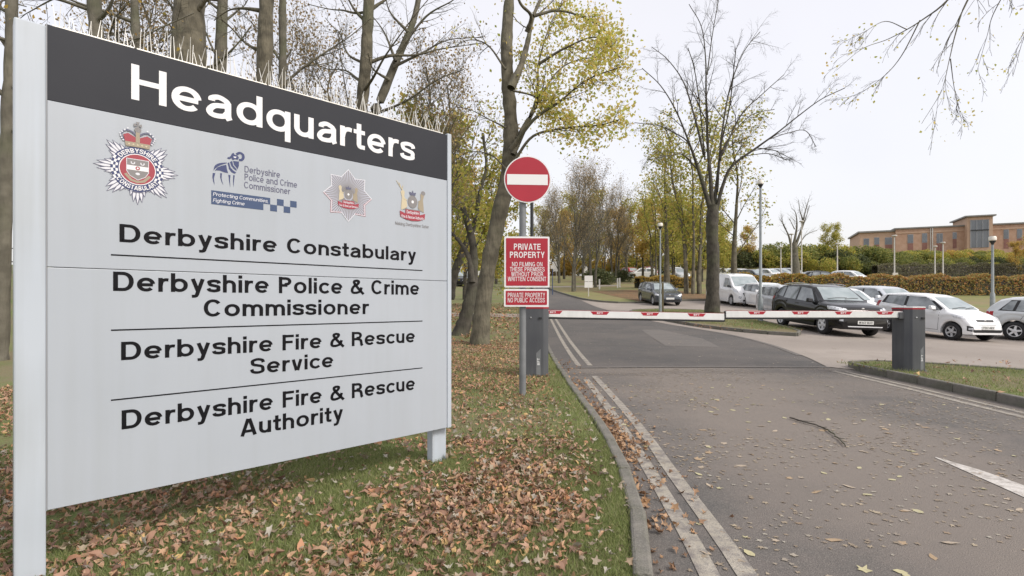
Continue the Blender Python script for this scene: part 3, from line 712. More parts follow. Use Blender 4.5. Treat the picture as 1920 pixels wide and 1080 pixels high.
    if ch in 'PRB':
        top = cat((h, 1 - h), (0.36, 1 - h), arc(0.36, 0.74 - h * .1, 0.28 - h, 0.26 - h * .9, 88, -88, 14), (0.36, 0.48), (h, 0.48))
        if ch == 'P': return 0.66, [st(h, 0, 1), top]
        if ch == 'R': return 0.70, [st(h, 0, 1), top, sp([(0.36, 0.48), (0.52, 0.42), (0.58, 0.28), (0.60, 0.10), (0.65, 0.0)])]
        return 0.70, [st(h, 0, 1), top, cat((0.36, 0.48), arc(0.36, 0.25, 0.32 - h, 0.24 - h, 88, -88, 14), (0.36, h), (h, h))]
    if ch == 'F': return 0.58, [st(h, 0, 1), cat((h, 1 - h), (0.58, 1 - h)), cat((h, 0.52), (0.52, 0.52))]
    if ch == 'E': return 0.62, [st(h, 0, 1), cat((h, 1 - h), (0.62, 1 - h)), cat((h, 0.52), (0.57, 0.52)), cat((h, h), (0.62, h))]
    if ch == 'L': return 0.56, [st(h, 0, 1), cat((h, h), (0.56, h))]
    if ch == 'I': return w, [st(h, 0, 1)]
    if ch == 'T': return 0.62, [st(0.31, 0, 1), cat((0, 1 - h), (0.62, 1 - h))]
    if ch == 'A': return 0.74, [cat((h * .9, 0), (0.37 - h * .3, 1)), cat((0.37 + h * .3, 1), (0.74 - h * .9, 0)), cat((0.16, 0.27), (0.58, 0.27))]
    if ch == 'V': return 0.72, [cat((h, 1), (0.36 - h * .3, 0)), cat((0.36 + h * .3, 0), (0.72 - h, 1))]
    if ch == 'W': return 1.0, [cat((h, 1), (0.27 - h * .3, 0)), cat((0.27 + h * .2, 0), (0.5 - h * .2, 1)), cat((0.5 + h * .2, 1), (0.73 - h * .2, 0)), cat((0.73 + h * .3, 0), (1 - h, 1))]
    if ch == 'Y': return 0.70, [cat((h, 1), (0.35, 0.40)), cat((0.35, 0.40), (0.70 - h, 1)), st(0.35, 0, 0.45)]
    if ch == 'X': return 0.70, [cat((h, 1), (0.70 - h, 0)), cat((0.70 - h, 1), (h, 0))]
    if ch == 'K': return 0.70, [st(h, 0, 1), cat((0.62, 1), (0.14, 0.42)), cat((0.24, 0.55), (0.66, 0.0))]
    if ch == 'N': return 0.73, [st(h, 0, 1), st(0.73 - h, 0, 1), cat((h * 1.1, 1), (0.73 - h * 1.1, 0))]
    if ch == 'M': return 0.84, [st(h, 0, 1), st(0.84 - h, 0, 1), cat((h * 1.2, 1), (0.42 - h * .2, 0.05)), cat((0.42 + h * .2, 0.05), (0.84 - h * 1.2, 1))]
    if ch == 'U': return 0.71, [cat((h, 1), arc(0.355, 0.36, 0.355 - h, 0.37 - h, 180, 360, 16), (0.71 - h, 1))]
    if ch == 'S': return 0.68, [sp([(0.64 - h * .4, 0.71), (0.55, 1 - h - 0.05), (0.34, 1 - h + .01), (0.13, 1 - h - 0.06), (h, 0.74), (0.14, 0.60), (0.34, 0.53), (0.54, 0.45), (0.68 - h, 0.27), (0.55, h + 0.05), (0.34, h - .01), (0.12, h + 0.05), (0.02 + h * .4, 0.31)])]
    if ch == '1': return 0.36, [st(0.36 - h, 0, 1), cat((0.02, 0.76), (0.36 - h, 0.88))]
    if ch == '6': return 0.56, [arc(0.28, 0.31, 0.28 - h, 0.31 - h, 0, 360, 25), sp([(h, 0.33), (0.10, 0.70), (0.30, 1 - h), (0.50, 0.85)])]
    if ch == '3': return 0.56, [sp([(0.05, 0.78), (0.27, 1 - h), (0.48, 0.77), (0.28, 0.54), (0.50, 0.27), (0.27, h), (0.04, 0.22)])]
    if ch == '5': return 0.56, [cat((0.50, 1 - h), (0.12, 1 - h), (0.08, 0.5), sp([(0.08, 0.5), (0.30, 0.62), (0.5, 0.33), (0.27, h), (0.04, 0.2)]))]
    return 0.5, [cat((h, 0), (h, 1), (0.5 - h, 1), (0.5 - h, 0), (h, 0))]

def ribbon(p, w):
    """mitred ribbon along a centre line -> left and right rows"""
    p = np.asarray(p, float)
    keep = np.r_[True, np.linalg.norm(np.diff(p, axis=0), axis=1) > 1e-4]; p = p[keep]
    d = np.diff(p, axis=0); d /= np.linalg.norm(d, axis=1, keepdims=True)
    closed = len(p) > 4 and np.linalg.norm(p[0] - p[-1]) < 1e-3
    n = np.stack([-d[:, 1], d[:, 0]], 1)
    n0 = np.vstack([n[-1] if closed else n[0], n]); n1 = np.vstack([n, n[0] if closed else n[-1]])
    m = n0 + n1; m /= np.maximum(np.linalg.norm(m, axis=1, keepdims=True), 1e-6)
    k = 1 / np.maximum((m * n0).sum(1), 0.45)
    o = m * (k * w / 2)[:, None] * np.array((1.0, 0.84))
    return p + o, p - o

def text_geo(s, w=0.15, track=0.11, italic=0.0):
    """quads in (x, y, layer); x starts at 0"""
    V = []; Fq = []; x = 0.0
    for i, ch in enumerate(s):
        gw, lines = glyph(ch, w)
        kx = 1.0 if ch in ' il,I1' else (1.18 if ch.isupper() or ch.isdigit() or ch == '&' else 1.26)
        lines = [np.stack([w / 2 + (l_[:, 0] - w / 2) * kx, l_[:, 1]], 1) for l_ in lines]; gw = w + (gw - w) * kx if ch != ' ' else 0.30
        for li, ln in enumerate(lines):
            a, b = ribbon(ln, w); n0 = len(V)
            for q, r_ in zip(a, b):
                V.append((x + q[0] + italic * q[1], q[1], li)); V.append((x + r_[0] + italic * r_[1], r_[1], li))
            for k in range(len(a) - 1):
                Fq.append((n0 + 2 * k, n0 + 2 * k + 1, n0 + 2 * k + 3, n0 + 2 * k + 2))
        x += gw + track
    return np.array(V), Fq, x - track

def word_spans(t, u0, u1, w, track):
    """the stretch of the line that each word takes"""
    W = text_geo(t, w, track)[2]; out = []; pos = 0
    for wd in t.split(' '):
        pre = t[:pos]; x = (text_geo(pre, w, track)[2] + track) if pre else 0.0
        ww = text_geo(wd, w, track)[2]; k = (u1 - u0) / W
        out.append((wd, u0 + x * k, u0 + (x + ww) * k)); pos += len(wd) + 1
    return out

class Print:
    """flat print on a plane: frame(u, v, n) -> point. Layers are fractions of a millimetre apart."""
    def __init__(s, frame, base=0.0012, step=0.00025): s.fr = frame; s.b = base; s.st = step; s.v = []; s.f = []; s.m = []; s.mats = []
    def mi(s, m):
        if m not in s.mats: s.mats.append(m)
        return s.mats.index(m)
    def poly(s, pts, m, layer=0):
        n = len(s.v); s.v += [s.fr(u, v, s.b + layer * s.st) for u, v in pts]
        s.f.append(tuple(range(n, n + len(pts)))); s.m.append(s.mi(m)); return s
    def disc(s, c, rx, ry, m, layer=0, n=40):
        return s.poly([(c[0] + rx * math.cos(2 * math.pi * k / n), c[1] + ry * math.sin(2 * math.pi * k / n)) for k in range(n)], m, layer)
    def stroke(s, pts, w, m, layer=0):
        a, b = ribbon(pts, w); n = len(s.v)
        for q, r_ in zip(a, b): s.v += [s.fr(q[0], q[1], s.b + layer * s.st), s.fr(r_[0], r_[1], s.b + layer * s.st)]
        for k in range(len(a) - 1): s.f.append((n + 2 * k, n + 2 * k + 1, n + 2 * k + 3, n + 2 * k + 2)); s.m.append(s.mi(m))
        return s
    def text(s, t, u0, u1, v0, cap, m, layer=0, w=0.15, track=0.11, italic=0.0, warp=None):
        V, Fq, W = text_geo(t, w, track, italic); n = len(s.v)
        for x, y, l in V:
            if warp: u, v = warp(x / W, y)
            else: u, v = u0 + (u1 - u0) * x / W, v0 + cap * y
            s.v.append(s.fr(u, v, s.b + (layer + l) * s.st))
        for f in Fq: s.f.append(tuple(i + n for i in f)); s.m.append(s.mi(m))
        return s
    def build(s, name, parent):
        return mesh_obj(name, s.v, s.f, None, parent, mats=s.mats, fmat=s.m)

# ------------------------------------------------------------------ the big headquarters sign
ZL, ZR = 2.402, 3.99
PA = np.array(((88 - 960) / F * ZL, ZL)); PB = np.array(((838 - 960) / F * ZR, ZR))
SW = float(np.linalg.norm(PB - PA)); SU = (PB - PA) / SW; SN = np.array((SU[1], -SU[0]))
def S(x, y):
    """pixel -> (u, v) on the face of the sign"""
    rx = (x - 960) / F
    # PA + u*SU = t*(rx, 1)
    u = (PA[0] - rx * PA[1]) / (rx * SU[1] - SU[0])
    t = PA[1] + u * SU[1]
    return np.array((u, CAMZ + (HZ - y) / F * t))
SROOT = np.array((PA[0] + SU[0] * SW / 2, PA[1] + SU[1] * SW / 2, 0.0))
def SF(u, v, n):
    p = PA + SU * u + SN * n
    return (p[0] - SROOT[0], p[1] - SROOT[1], v)
sign = thing('headquarters_sign', 'large white headquarters sign with dark header and four lines of names', 'sign', SROOT)
def sbox(name, u0, u1, v0, v1, n0, n1, m, bevel=0.0, parent=sign):
    b = MB()
    vs = [SF(u, v, n) for n in (n0, n1) for v in (v0, v1) for u in (u0, u1)]
    b.add(vs, [(0, 2, 3, 1), (4, 5, 7, 6), (0, 1, 5, 4), (2, 6, 7, 3), (0, 4, 6, 2), (1, 3, 7, 5)])
    return b.build(name, m, parent, bevel=bevel)
vt = S(88, 45)[1]; vb = S(88, 957)[1]
vh = S(88, 187)[1]; vseam = S(88, 500.5)[1]
sbox('header_panel', 0.001, SW, vh + 0.0006, vt, -0.03, 0.0, M['sign_dark'], 0.002)
sbox('upper_panel', 0.001, SW, vseam + 0.0015, vh - 0.0006, -0.03, 0.0, M['sign_white'], 0.002)
sbox('lower_panel', 0.001, SW, vb, vseam - 0.0015, -0.03, 0.0, M['sign_white'], 0.002)
sbox('back_frame', 0.02, SW - 0.1, vb + 0.02, vt - 0.02, -0.06, -0.032, M['post_paint'])
ul = S(25.5, 500)[0]
sbox('post', ul, -0.003, -0.35, S(26, 31)[1], -0.10, 0.006, M['post_paint'], 0.007)
sbox('post_trim', -0.0028, 0.0008, vb - 0.002, vt, -0.02, 0.002, M['frame_grey'])
ur0 = S(820, 840)[0]
sbox('post', ur0, SW + 0.040, -0.35, vt + 0.012, -0.13, -0.0605, M['post_paint'], 0.006)
sbox('post_face', SW + 0.002, SW + 0.040, vb - 0.004, vt + 0.012, -0.0600, 0.006, M['post_paint'], 0.006)
# lettering, each line its own part
def sign_line(t, x0, x1, ybase0, ycap0, m, w=0.15, track=0.11):
    a = S(x0, ybase0); c = S(x0, ycap0); b = S(x1, ybase0)
    for t_, u0, u1 in word_spans(t, a[0], b[0], w, track):
        p = Print(SF); p.text(t_, u0, u1, a[1], c[1] - a[1], m, w=w, track=track); p.build('lettering', sign)
sign_line('Headquarters', 246, 777, 185.5, 119, M['ink_white'], 0.180, 0.12)
sign_line('Derbyshire Constabulary', 224, 780, 454, 419, M['ink_black'], 0.192, 0.13)
sign_line('Derbyshire Police & Crime', 212, 786, 546, 508.5, M['ink_black'], 0.192, 0.13)
sign_line('Commissioner', 382, 691, 594, 561, M['ink_black'], 0.192, 0.13)
sign_line('Derbyshire Fire & Rescue', 227, 778, 676, 640.5, M['ink_black'], 0.192, 0.13)
sign_line('Service', 470, 625, 702, 672, M['ink_black'], 0.192, 0.13)
sign_line('Derbyshire Fire & Rescue', 228, 778, 806, 769, M['ink_black'], 0.192, 0.13)
sign_line('Authority', 451, 643, 819, 787, M['ink_black'], 0.192, 0.13)
for (x0, y0, x1, y1) in ((208, 478, 792, 507), (208, 619, 792, 602), (208, 750, 792, 690)):
    a = S(x0, y0); b = S(x1, y1); v = (a[1] + b[1]) / 2
    p = Print(SF); hw = 0.0034
    p.poly([(a[0], v - hw), (b[0], v - hw), (b[0], v + hw), (a[0], v + hw)], M['ink_black']); p.build('rule_line', sign)
# --- constabulary star
def Z2(x, y): return S(150 + x / 4.909, 200 + y / 4.909)
c = Z2(530, 580); Rv = c[1] - Z2(530, 908)[1]
p = Print(SF)
def star_rays(p, c, Rr, n, lo, peak, wid, ml, md, phase=90.0, skip_top=False):
    for k in range(n):
        a = phase + k * 360.0 / n
        pk = abs(math.cos(math.radians((a - 90) * 4)))      # eight points
        L = Rr * (lo + (1 - lo) * pk ** peak)
        if skip_top and abs(((a - 90 + 180) % 360) - 180) < 20: continue
        t = math.radians(a); dx, dy = math.cos(t), math.sin(t)
        for (w_, s_, m_, l_) in ((wid, 1.0, md, 0), (wid * 0.55, 0.965, ml, 3)):
            q = Rr * w_
            p.poly([(c[0] + dx * Rr * .3, c[1] + dy * Rr * .3), (c[0] + dx * L * s_ * .8 - dy * q, c[1] + dy * L * s_ * .8 + dx * q),
                    (c[0] + dx * L * s_, c[1] + dy * L * s_), (c[0] + dx * L * s_ * .8 + dy * q, c[1] + dy * L * s_ * .8 - dx * q)], m_, l_ + (k % 3))
star_rays(p, c, Rv, 56, 0.66, 2.2, 0.060, M['ink_pale'], M['ink_slate'], skip_top=True)
rO = 0.62 * Rv
p.disc(c, rO, rO, M['ink_navy'], 7)
for side in (0, 180):
    for i in range(3):
        for j in range(7):
            a0 = side - 32 + j * 64 / 7; r0 = rO * (0.74 + i * 0.085)
            if (i + j) % 2: continue
            q = [(c[0] + r * math.cos(R(a)), c[1] + r * math.sin(R(a))) for r, a in ((r0, a0), (r0 + rO * .085, a0), (r0 + rO * .085, a0 + 64 / 7), (r0, a0 + 64 / 7))]
            p.poly(q, M['ink_white'], 9)
p.disc(c, rO * 0.70, rO * 0.70, M['ink_white'], 8); p.disc(c, rO * 0.665, rO * 0.665, M['ink_red'], 9)
def on_arc(a0, a1, r0, r1, flip=False):
    def f(t, y):
        a = R(a0 + (a1 - a0) * t); r = r0 + (r1 - r0) * (y if not flip else 1 - y)
        return c[0] + r * math.cos(a), c[1] + r * math.sin(a)
    return f
p.text('DERBYSHIRE', 0, 0, 0, 0, M['ink_white'], 10, w=0.2, track=0.14, warp=on_arc(144, 36, rO * .745, rO * .945))
p.text('CONSTABULARY', 0, 0, 0, 0, M['ink_white'], 10, w=0.2, track=0.14, warp=on_arc(212, 328, rO * .745, rO * .945, True))
sh = rO * .40
shield = lambda k: [(c[0] - sh * k, c[1] + sh * 1.08 * k), (c[0] + sh * k, c[1] + sh * 1.08 * k), (c[0] + sh * k, c[1] - sh * .25 * k), (c[0] + sh * .7 * k, c[1] - sh * .75 * k), (c[0], c[1] - sh * 1.15 * k), (c[0] - sh * .7 * k, c[1] - sh * .75 * k), (c[0] - sh * k, c[1] - sh * .25 * k)]
p.stroke([(c[0] - sh * 1.15, c[1] - sh * .6), (c[0] - sh * .6, c[1] - sh * 1.25), (c[0], c[1] - sh * 1.42), (c[0] + sh * .6, c[1] - sh * 1.25), (c[0] + sh * 1.15, c[1] - sh * .6)], sh * .3, M['ink_gold'], 10)
p.poly(shield(1.06), M['ink_pale'], 11); p.poly(shield(1.0), M['ink_grey'], 12)
p.poly([(c[0] - sh, c[1] + sh * .38), (c[0] + sh, c[1] + sh * .38), (c[0] + sh, c[1] - sh * .12), (c[0] - sh, c[1] - sh * .12)], M['ink_white'], 13)
p.disc((c[0], c[1] + sh * .13), sh * .22, sh * .22, M['ink_red'], 14, 12); p.disc((c[0], c[1] + sh * .13), sh * .1, sh * .1, M['ink_white'], 15, 10)
for sx in (-1, 1): p.stroke(arc(c[0] + sx * sh * .45, c[1] + sh * .72, sh * .16, sh * .16, 150, 390, 8), sh * .1, M['ink_pale'], 13)
p.disc((c[0], c[1] - sh * .5), sh * .22, sh * .14, M['ink_pale'], 13, 10)
p.disc((c[0], c[1] - rO * 1.02), rO * .25, rO * .04, M['ink_slate'], 6, 10)
# crown
k0 = Z2(535, 385); u_ = rO
def cw(x, y): return (c[0] + x * u_ * .9, c[1] + rO * 1.0 + y * u_ * .93)
p.poly([cw(-.50, 0.0), cw(.50, 0.0), cw(.53, .22), cw(-.53, .22)], M['ink_gold'], 16)
p.poly([cw(-.52, .22), cw(.52, .22), cw(.60, .52), cw(.40, .62), cw(.12, .48), cw(0, .40), cw(-.12, .48), cw(-.40, .62), cw(-.60, .52)], M['ink_red'], 14)
for sx in (-1, 1):
    p.stroke(smooth_curve([cw(sx * .56, .22), cw(sx * .68, .5), cw(sx * .55, .72), cw(sx * .3, .74), cw(sx * .06, .58)], 5), u_ * .075, M['ink_slate'], 17)
    for q in range(7):
        t = q / 6; pt = cw(sx * (.60 + .12 * math.sin(t * 3.1) - .38 * max(0, t - .5)), .25 + .60 * t)
        p.disc(pt, u_ * .035, u_ * .035, M['ink_pale'], 18, 8)
p.poly([cw(-.09, .22), cw(.09, .22), cw(.08, .80), cw(-.08, .80)], M['ink_gold'], 19)
p.disc(cw(0, .84), u_ * .13, u_ * .12, M['ink_grey'], 20, 14)
for a in (0, 90, 180, 270):
    t = R(a); q = cw(0, 1.06); dx, dy = math.cos(t) * u_, math.sin(t) * u_
    p.poly([(q[0], q[1]), (q[0] + dx * .15 - dy * .08, q[1] + dy * .15 + dx * .08), (q[0] + dx * .15 + dy * .08, q[1] + dy * .15 - dx * .08)], M['ink_grey'], 21)
for q in range(5): p.disc(cw(-.36 + q * .18, .11), u_ * .04, u_ * .04, M['ink_tan'], 18, 8)
p.build('constabulary_badge', sign)
# --- commissioner logo: ram, words, blue strap, checks
p = Print(SF)
def zp(pts): return [tuple(Z2(x, y)) for x, y in pts]
nv = M['ink_navy']
p.poly(zp(smooth_curve([(1228, 590), (1240, 545), (1275, 522), (1330, 515), (1352, 520), (1290, 540), (1250, 565), (1228, 590)], 4)[:-1]), nv)
p.poly(zp([(1240, 590), (1262, 560), (1300, 545), (1345, 535), (1352, 575), (1362, 612), (1330, 605), (1290, 590), (1262, 586)]), nv)
p.poly(zp([(1358, 520), (1372, 512), (1385, 560), (1412, 590), (1438, 605), (1425, 618), (1395, 605), (1372, 575)]), nv)
p.poly(zp([(1380, 508), (1400, 500), (1410, 540), (1440, 575), (1440, 592), (1412, 570), (1392, 545)]), nv)
p.poly(zp([(1408, 500), (1462, 505), (1462, 545), (1448, 580), (1440, 560), (1418, 535)]), nv)
p.poly(zp([(1222, 610), (1245, 612), (1232, 660), (1238, 720), (1226, 690), (1218, 650)]), nv)
p.poly(zp([(1290, 612), (1306, 614), (1302, 660), (1318, 722), (1302, 690), (1290, 650)]), nv)
p.poly(zp([(1366, 625), (1384, 632), (1380, 680), (1383, 745), (1372, 690)]), nv)
p.poly(zp([(1410, 630), (1424, 632), (1418, 680), (1412, 745), (1408, 690)]), nv)
p.stroke(zp(smooth_curve([(1358, 468), (1372, 475), (1392, 462), (1405, 440), (1418, 432)], 4)), 0.011, nv, 1)
p.stroke(zp(smooth_curve([(1440, 440), (1468, 426), (1496, 440), (1502, 470), (1485, 492), (1462, 490)], 5)), 0.014, nv, 2)
p.poly(zp([(1395, 470), (1412, 442), (1445, 448), (1462, 470), (1450, 490), (1425, 482), (1410, 492), (1400, 488)]), nv, 3)
p.poly(zp([(1412, 458), (1440, 462), (1432, 474), (1415, 470)]), M['ink_pale'], 4)
p.build('commissioner_ram', sign)
p = Print(SF)
def lt(t, x0, x1, y, cap, m, w=.16, italic=0.0, layer=0):
    p = Print(SF); a = S(x0, y); b = S(x1, y); cc = S(x0, y - cap); p.text(t, a[0], b[0], a[1], cc[1] - a[1], m, layer, w=w, track=.12, italic=italic); p.build('lettering', sign)
lt('Derbyshire', 458.5, 525, 323, 12.5, M['ink_slate']); lt('Police and Crime', 458.5, 557, 337.5, 12.5, M['ink_slate']); lt('Commissioner', 457.5, 544, 352.5, 12.5, M['ink_slate'])
p = Print(SF)
def Z3(x, y): return S(480 + x / 4.153, 200 + y / 4.153)
tl = S(396, 356.5); bl = S(396, 382.5); rr = Z3(110, 0)[0]; mid = (tl[1] + bl[1]) / 2
ck = (rr - tl[0]) * 0.30
sq = (tl[1] - bl[1]) / 2
x1 = Z3(57, 0)[0]
p.poly([(tl[0], bl[1]), (x1, bl[1]), (x1, mid), (rr, mid), (rr, tl[1]), (tl[0], tl[1])], M['ink_blue'])
us = [Z3(q, 0)[0] for q in (110, 163, 215, 266, 316)]
for i in range(4):
    lo_, hi_ = ((bl[1], mid) if i % 2 == 0 else (mid, tl[1]))
    p.poly([(us[i], lo_), (us[i + 1], lo_), (us[i + 1], hi_), (us[i], hi_)], M['ink_blue'])
p.text('Protecting Communities,', tl[0] + .008, rr - .012, mid + sq * .22, sq * .52, M['ink_pale'], 2, w=.14, track=.10, italic=.18)
p.text('Fighting Crime', tl[0] + .008, tl[0] + (x1 - tl[0]) * .62, bl[1] + sq * .34, sq * .52, M['ink_pale'], 2, w=.14, track=.10, italic=.18)
p.build('strapline_band', sign)
# --- fire and rescue star
p = Print(SF); c = Z3(718, 692); Rv = c[1] - Z3(718, 893)[1]
ol = [(c[0] + Rv * k * math.cos(R(a)), c[1] + Rv * k * math.sin(R(a))) for a, k in [(90 + i * 22.5, 1.0 if i % 2 == 0 else .74) for i in range(16)]]
p.poly(ol, M['ink_silver'], 1); p.stroke(ol + ol[:1], Rv * .03, M['ink_pale'], 4)
low = [q for i, q in enumerate(ol) if 4 <= i <= 12]
p.stroke([(q[0], q[1]) for q in low[:4]], Rv * .06, M['ink_red'], 2); p.stroke([(q[0], q[1]) for q in low[5:]], Rv * .06, M['ink_red'], 2)
for k in range(64):
    a = R(k * 360 / 64); pk = abs(math.cos((a - math.pi / 2) * 4)); L = Rv * (.70 + .26 * pk ** 1.3)
    p.stroke([(c[0] + Rv * .2 * math.cos(a), c[1] + Rv * .2 * math.sin(a)), (c[0] + L * math.cos(a), c[1] + L * math.sin(a))], Rv * .026, M['ink_grey'], 3)
def arms(p, c, s, text_scroll, big):
    p.disc(c, s * .30, s * .34, M['ink_grey'], 8, 20); p.disc(c, s * .08, s * .08, M['ink_white'], 9, 10)
    for sx, m_ in ((-1, M['ink_tan']), (1, M['ink_gold'])):
        p.poly([(c[0] + sx * s * x, c[1] + s * y) for x, y in ((.34, -.30), (.52, -.42), (.72, -.50), (.70, -.15), (.66, .15), (.74, .45), (.62, .58), (.50, .48), (.52, .22), (.42, .05), (.36, -.05))], m_, 6)
        p.stroke([(c[0] + sx * s * .35, c[1] + s * .05), (c[0] + sx * s * .55, c[1] + s * .12)], s * .07, m_, 9)
    if big:
        for sx in (-.06, .06, .14):
            p.stroke([(c[0] - s * .66, c[1] + s * .55), (c[0] - s * (.72 + sx * 2), c[1] + s * (.85 + sx))], s * .035, M['ink_tan'], 7)
        p.disc((c[0] + s * .68, c[1] + s * .55), s * .14, s * .12, M['ink_grey'], 7, 10)
    p.poly([(c[0] + s * x, c[1] + s * y) for x, y in ((-.16, .34), (.16, .34), (.22, .52), (.06, .48), (.0, .62), (-.06, .48), (-.22, .52))], M['ink_slate'], 10)
    p.poly([(c[0] + s * x, c[1] + s * y) for x, y in ((-.5, -.30), (-.3, -.40), (.3, -.40), (.5, -.30), (.6, -.46), (-.6, -.46))], M['ink_grey'], 5)
    p.poly([(c[0] + s * x, c[1] + s * y) for x, y in ((-.45, -.45), (.45, -.45), (.45, -.72), (-.45, -.72))], M['ink_red'], 11)
    p.poly([(c[0] + s * x, c[1] + s * y) for x, y in ((-.80, -.55), (-.4, -.68), (0, -.73), (.4, -.68), (.80, -.55), (.76, -.85), (.4, -.98), (0, -1.02), (-.4, -.98), (-.76, -.85))], M['ink_red'], 12)
    p.text('Derbyshire', c[0] - s * .38, c[0] + s * .38, c[1] - s * .65, s * .16, M['ink_pale'], 13, w=.17)
    p.text(text_scroll, c[0] - s * .70, c[0] + s * .70, c[1] - s * .90, s * .15, M['ink_pale'], 13, w=.17)
arms(p, (c[0], c[1] + Rv * .04), Rv * .55, 'Fire & Rescue Service', False)
p.build('fire_service_badge', sign)
p = Print(SF); c = Z3(1218, 742); s_ = c[1] - Z3(1218, 888)[1]
arms(p, c, s_, 'Fire & Rescue Authority', True)
a = S(741, 418); b = S(804, 426)
p.text('Making Derbyshire Safer', a[0], b[0], (a[1] + b[1]) / 2 - s_ * .08, s_ * .17, M['ink_grey'], 2, w=.14)
p.build('fire_authority_arms', sign)
# --- bird spikes along the top edge
sb = MB()
for k in range(7):
    u0 = 0.02 + k * (SW - 0.04) / 7; u1 = u0 + (SW - 0.04) / 7 - 0.012
    sbox('spike_base', u0, u1, vt + 0.001, vt + 0.007, -0.026, -0.006, M['spike'])
spk = MB(); spk.tube([(0, 0, 0), (0, 0, 0.06), (0, 0, 0.125)], [0.0021, 0.0019, 0.0012], 4)
rs = random.Random(5); src = None
for k in range(132):
    u = 0.03 + (SW - 0.06) * k / 131 + rs.uniform(-.004, .004)
    q = SF(u, vt + 0.006, -0.016 + rs.uniform(-.006, .006))
    if src is None: o = src = spk.build('spike', M['spike'], sign)
    else: o = src.copy(); COL.objects.link(o); o.parent = sign
    o.location = q
    side = (-1, 0, 1)[k % 3]
    o.rotation_euler = (side * 0.42 * SU[0] + rs.uniform(-.1, .1), side * 0.42 * SU[1] + rs.uniform(-.1, .1) + (k % 2 - .5) * .25, 0)
    o.scale = (1, 1, rs.uniform(.8, 1.1) if rs.random() > .2 else .55)

# ------------------------------------------------------------------ no entry sign, red notices, post
def rounded(w, h, r, n=5):
    out = []
    for cx, cy, a0 in ((w / 2 - r, h / 2 - r, 0), (-w / 2 + r, h / 2 - r, 90), (-w / 2 + r, -h / 2 + r, 180), (w / 2 - r, -h / 2 + r, 270)):
        for k in range(n + 1):
            a = R(a0 + 90 * k / n); out.append((cx + r * math.cos(a), cy + r * math.sin(a)))
    return out
def plate(name, outline, c, y0, y1, m, parent):
    """flat plate facing -Y; outline in (x, z) about c"""
    b = MB(); n = len(outline)
    vs = [(c[0] + x, y, c[2] + z) for y in (y0, y1) for x, z in outline]
    b.add(vs, [tuple(range(n)), tuple(range(n, 2 * n))[::-1]] + [(i, n + i, n + (i + 1) % n, (i + 1) % n) for i in range(n)])
    return b.build(name, m, parent)
YP = 6.9
pb = P(980, 738, YP); px_ = pb[0]
zb_ = gz(px_, YP)
post = thing('signpost', 'grey steel signpost standing on the leafy verge by the left cabinet', 'post', (px_, YP, zb_))
b = MB(); b.lathe([(0.044, -0.3), (0.044, 2.98), (0.0, 2.985)], 16); b.build('shaft', M['galv'], post, True)
ctr = P(989, 336.5, YP - 0.07)
ne = thing('no_entry_sign', 'round red no entry sign with white bar on the grey signpost', 'sign', tuple(ctr))
rad = 43.5 / F * YP
plate('rim', [(rad * math.cos(2 * math.pi * k / 48), rad * math.sin(2 * math.pi * k / 48)) for k in range(48)], (0, 0, 0), -0.004, 0.004, M['ink_white'], ne)
plate('face', [(rad * .955 * math.cos(2 * math.pi * k / 48), rad * .955 * math.sin(2 * math.pi * k / 48)) for k in range(48)], (0, 0, 0), -0.007, -0.0045, M['sign_red'], ne)
plate('bar', [(-rad * .87, -rad * .235), (rad * .87, -rad * .235), (rad * .87, rad * .21), (-rad * .87, rad * .21)], (0, 0, 0), -0.0095, -0.0075, M['ink_white'], ne)
for z in (-.12, .12):
    b = MB(); b.box((0.0, 0.045, z), (0.16, 0.075, 0.03)); b.build('bracket', M['galv'], ne)
ne.rotation_euler = (0, 0, R(4))
def red_notice(label, box, lines, yy):
    x0, y0, x1, y1 = box
    a = P(x0, y1, yy); bq = P(x1, y0, yy); c = (a + bq) / 2; w, h = bq[0] - a[0], bq[2] - a[2]
    t = thing('notice_sign', label, 'sign', tuple(c))
    plate('backing', rounded(w, h, 0.015), (0, 0, 0), -0.004, 0.0, M['ink_white'], t)
    plate('face', rounded(w - 0.045, h - 0.045, 0.008), (0, 0, 0), -0.0075, -0.0045, M['sign_red'], t)
    fr = lambda u, v, n: (u, -0.0078 - n, v)
    for tx, xa, xb, yb, cap in lines:
        k = yy / F; w_ = .18 if cap > 10 else .15
        for t_, u0, u1 in word_spans(tx, (xa - 960) * k - c[0], (xb - 960) * k - c[0], w_, .16):
            p = Print(fr); p.text(t_, u0, u1, CAMZ + (HZ - yb) * k - c[2], cap * k, M['ink_white'], w=w_, track=.16); p.build('lettering', t)
    b = MB(); b.box((px_ - c[0], 0.022, 0), (0.14, 0.04, 0.03)); b.build('bracket', M['galv'], t)
    t.rotation_euler = (0, 0, R(3))
    return t
red_notice('red private property notice forbidding filming on the grey signpost', (945.5, 443.5, 1030.5, 539),
           [('PRIVATE', 963.5, 1013.5, 468.5, 11.5), ('PROPERTY', 956, 1021, 483.5, 11.5), ('NO FILMING ON', 960, 1017, 499.5, 8.2), ('THESE PREMISES', 956, 1021, 509, 8.2), ('WITHOUT PRIOR', 958.5, 1018.5, 518.2, 8.2), ('WRITTEN CONSENT', 952, 1024, 527.2, 8.2)], YP - 0.066)
red_notice('small red no public access notice, lowest on the grey signpost', (945, 542, 1029, 575), [('PRIVATE PROPERTY', 952, 1022, 557.5, 8.5), ('NO PUBLIC ACCESS', 952, 1021.5, 567, 8.5)], YP - 0.066)
# slim dark post behind
q = P(999, 700, 8.55); z0 = gz(q[0], 8.9)
t = thing('slim_post', 'slim dark metal post rising behind the red private property notice', 'post', (q[0], 8.95, z0))
b = MB(); b.lathe([(0.028, -0.2), (0.028, 2.95), (0.0, 2.96)], 12); b.build('shaft', M['lamp_black'], t, True)

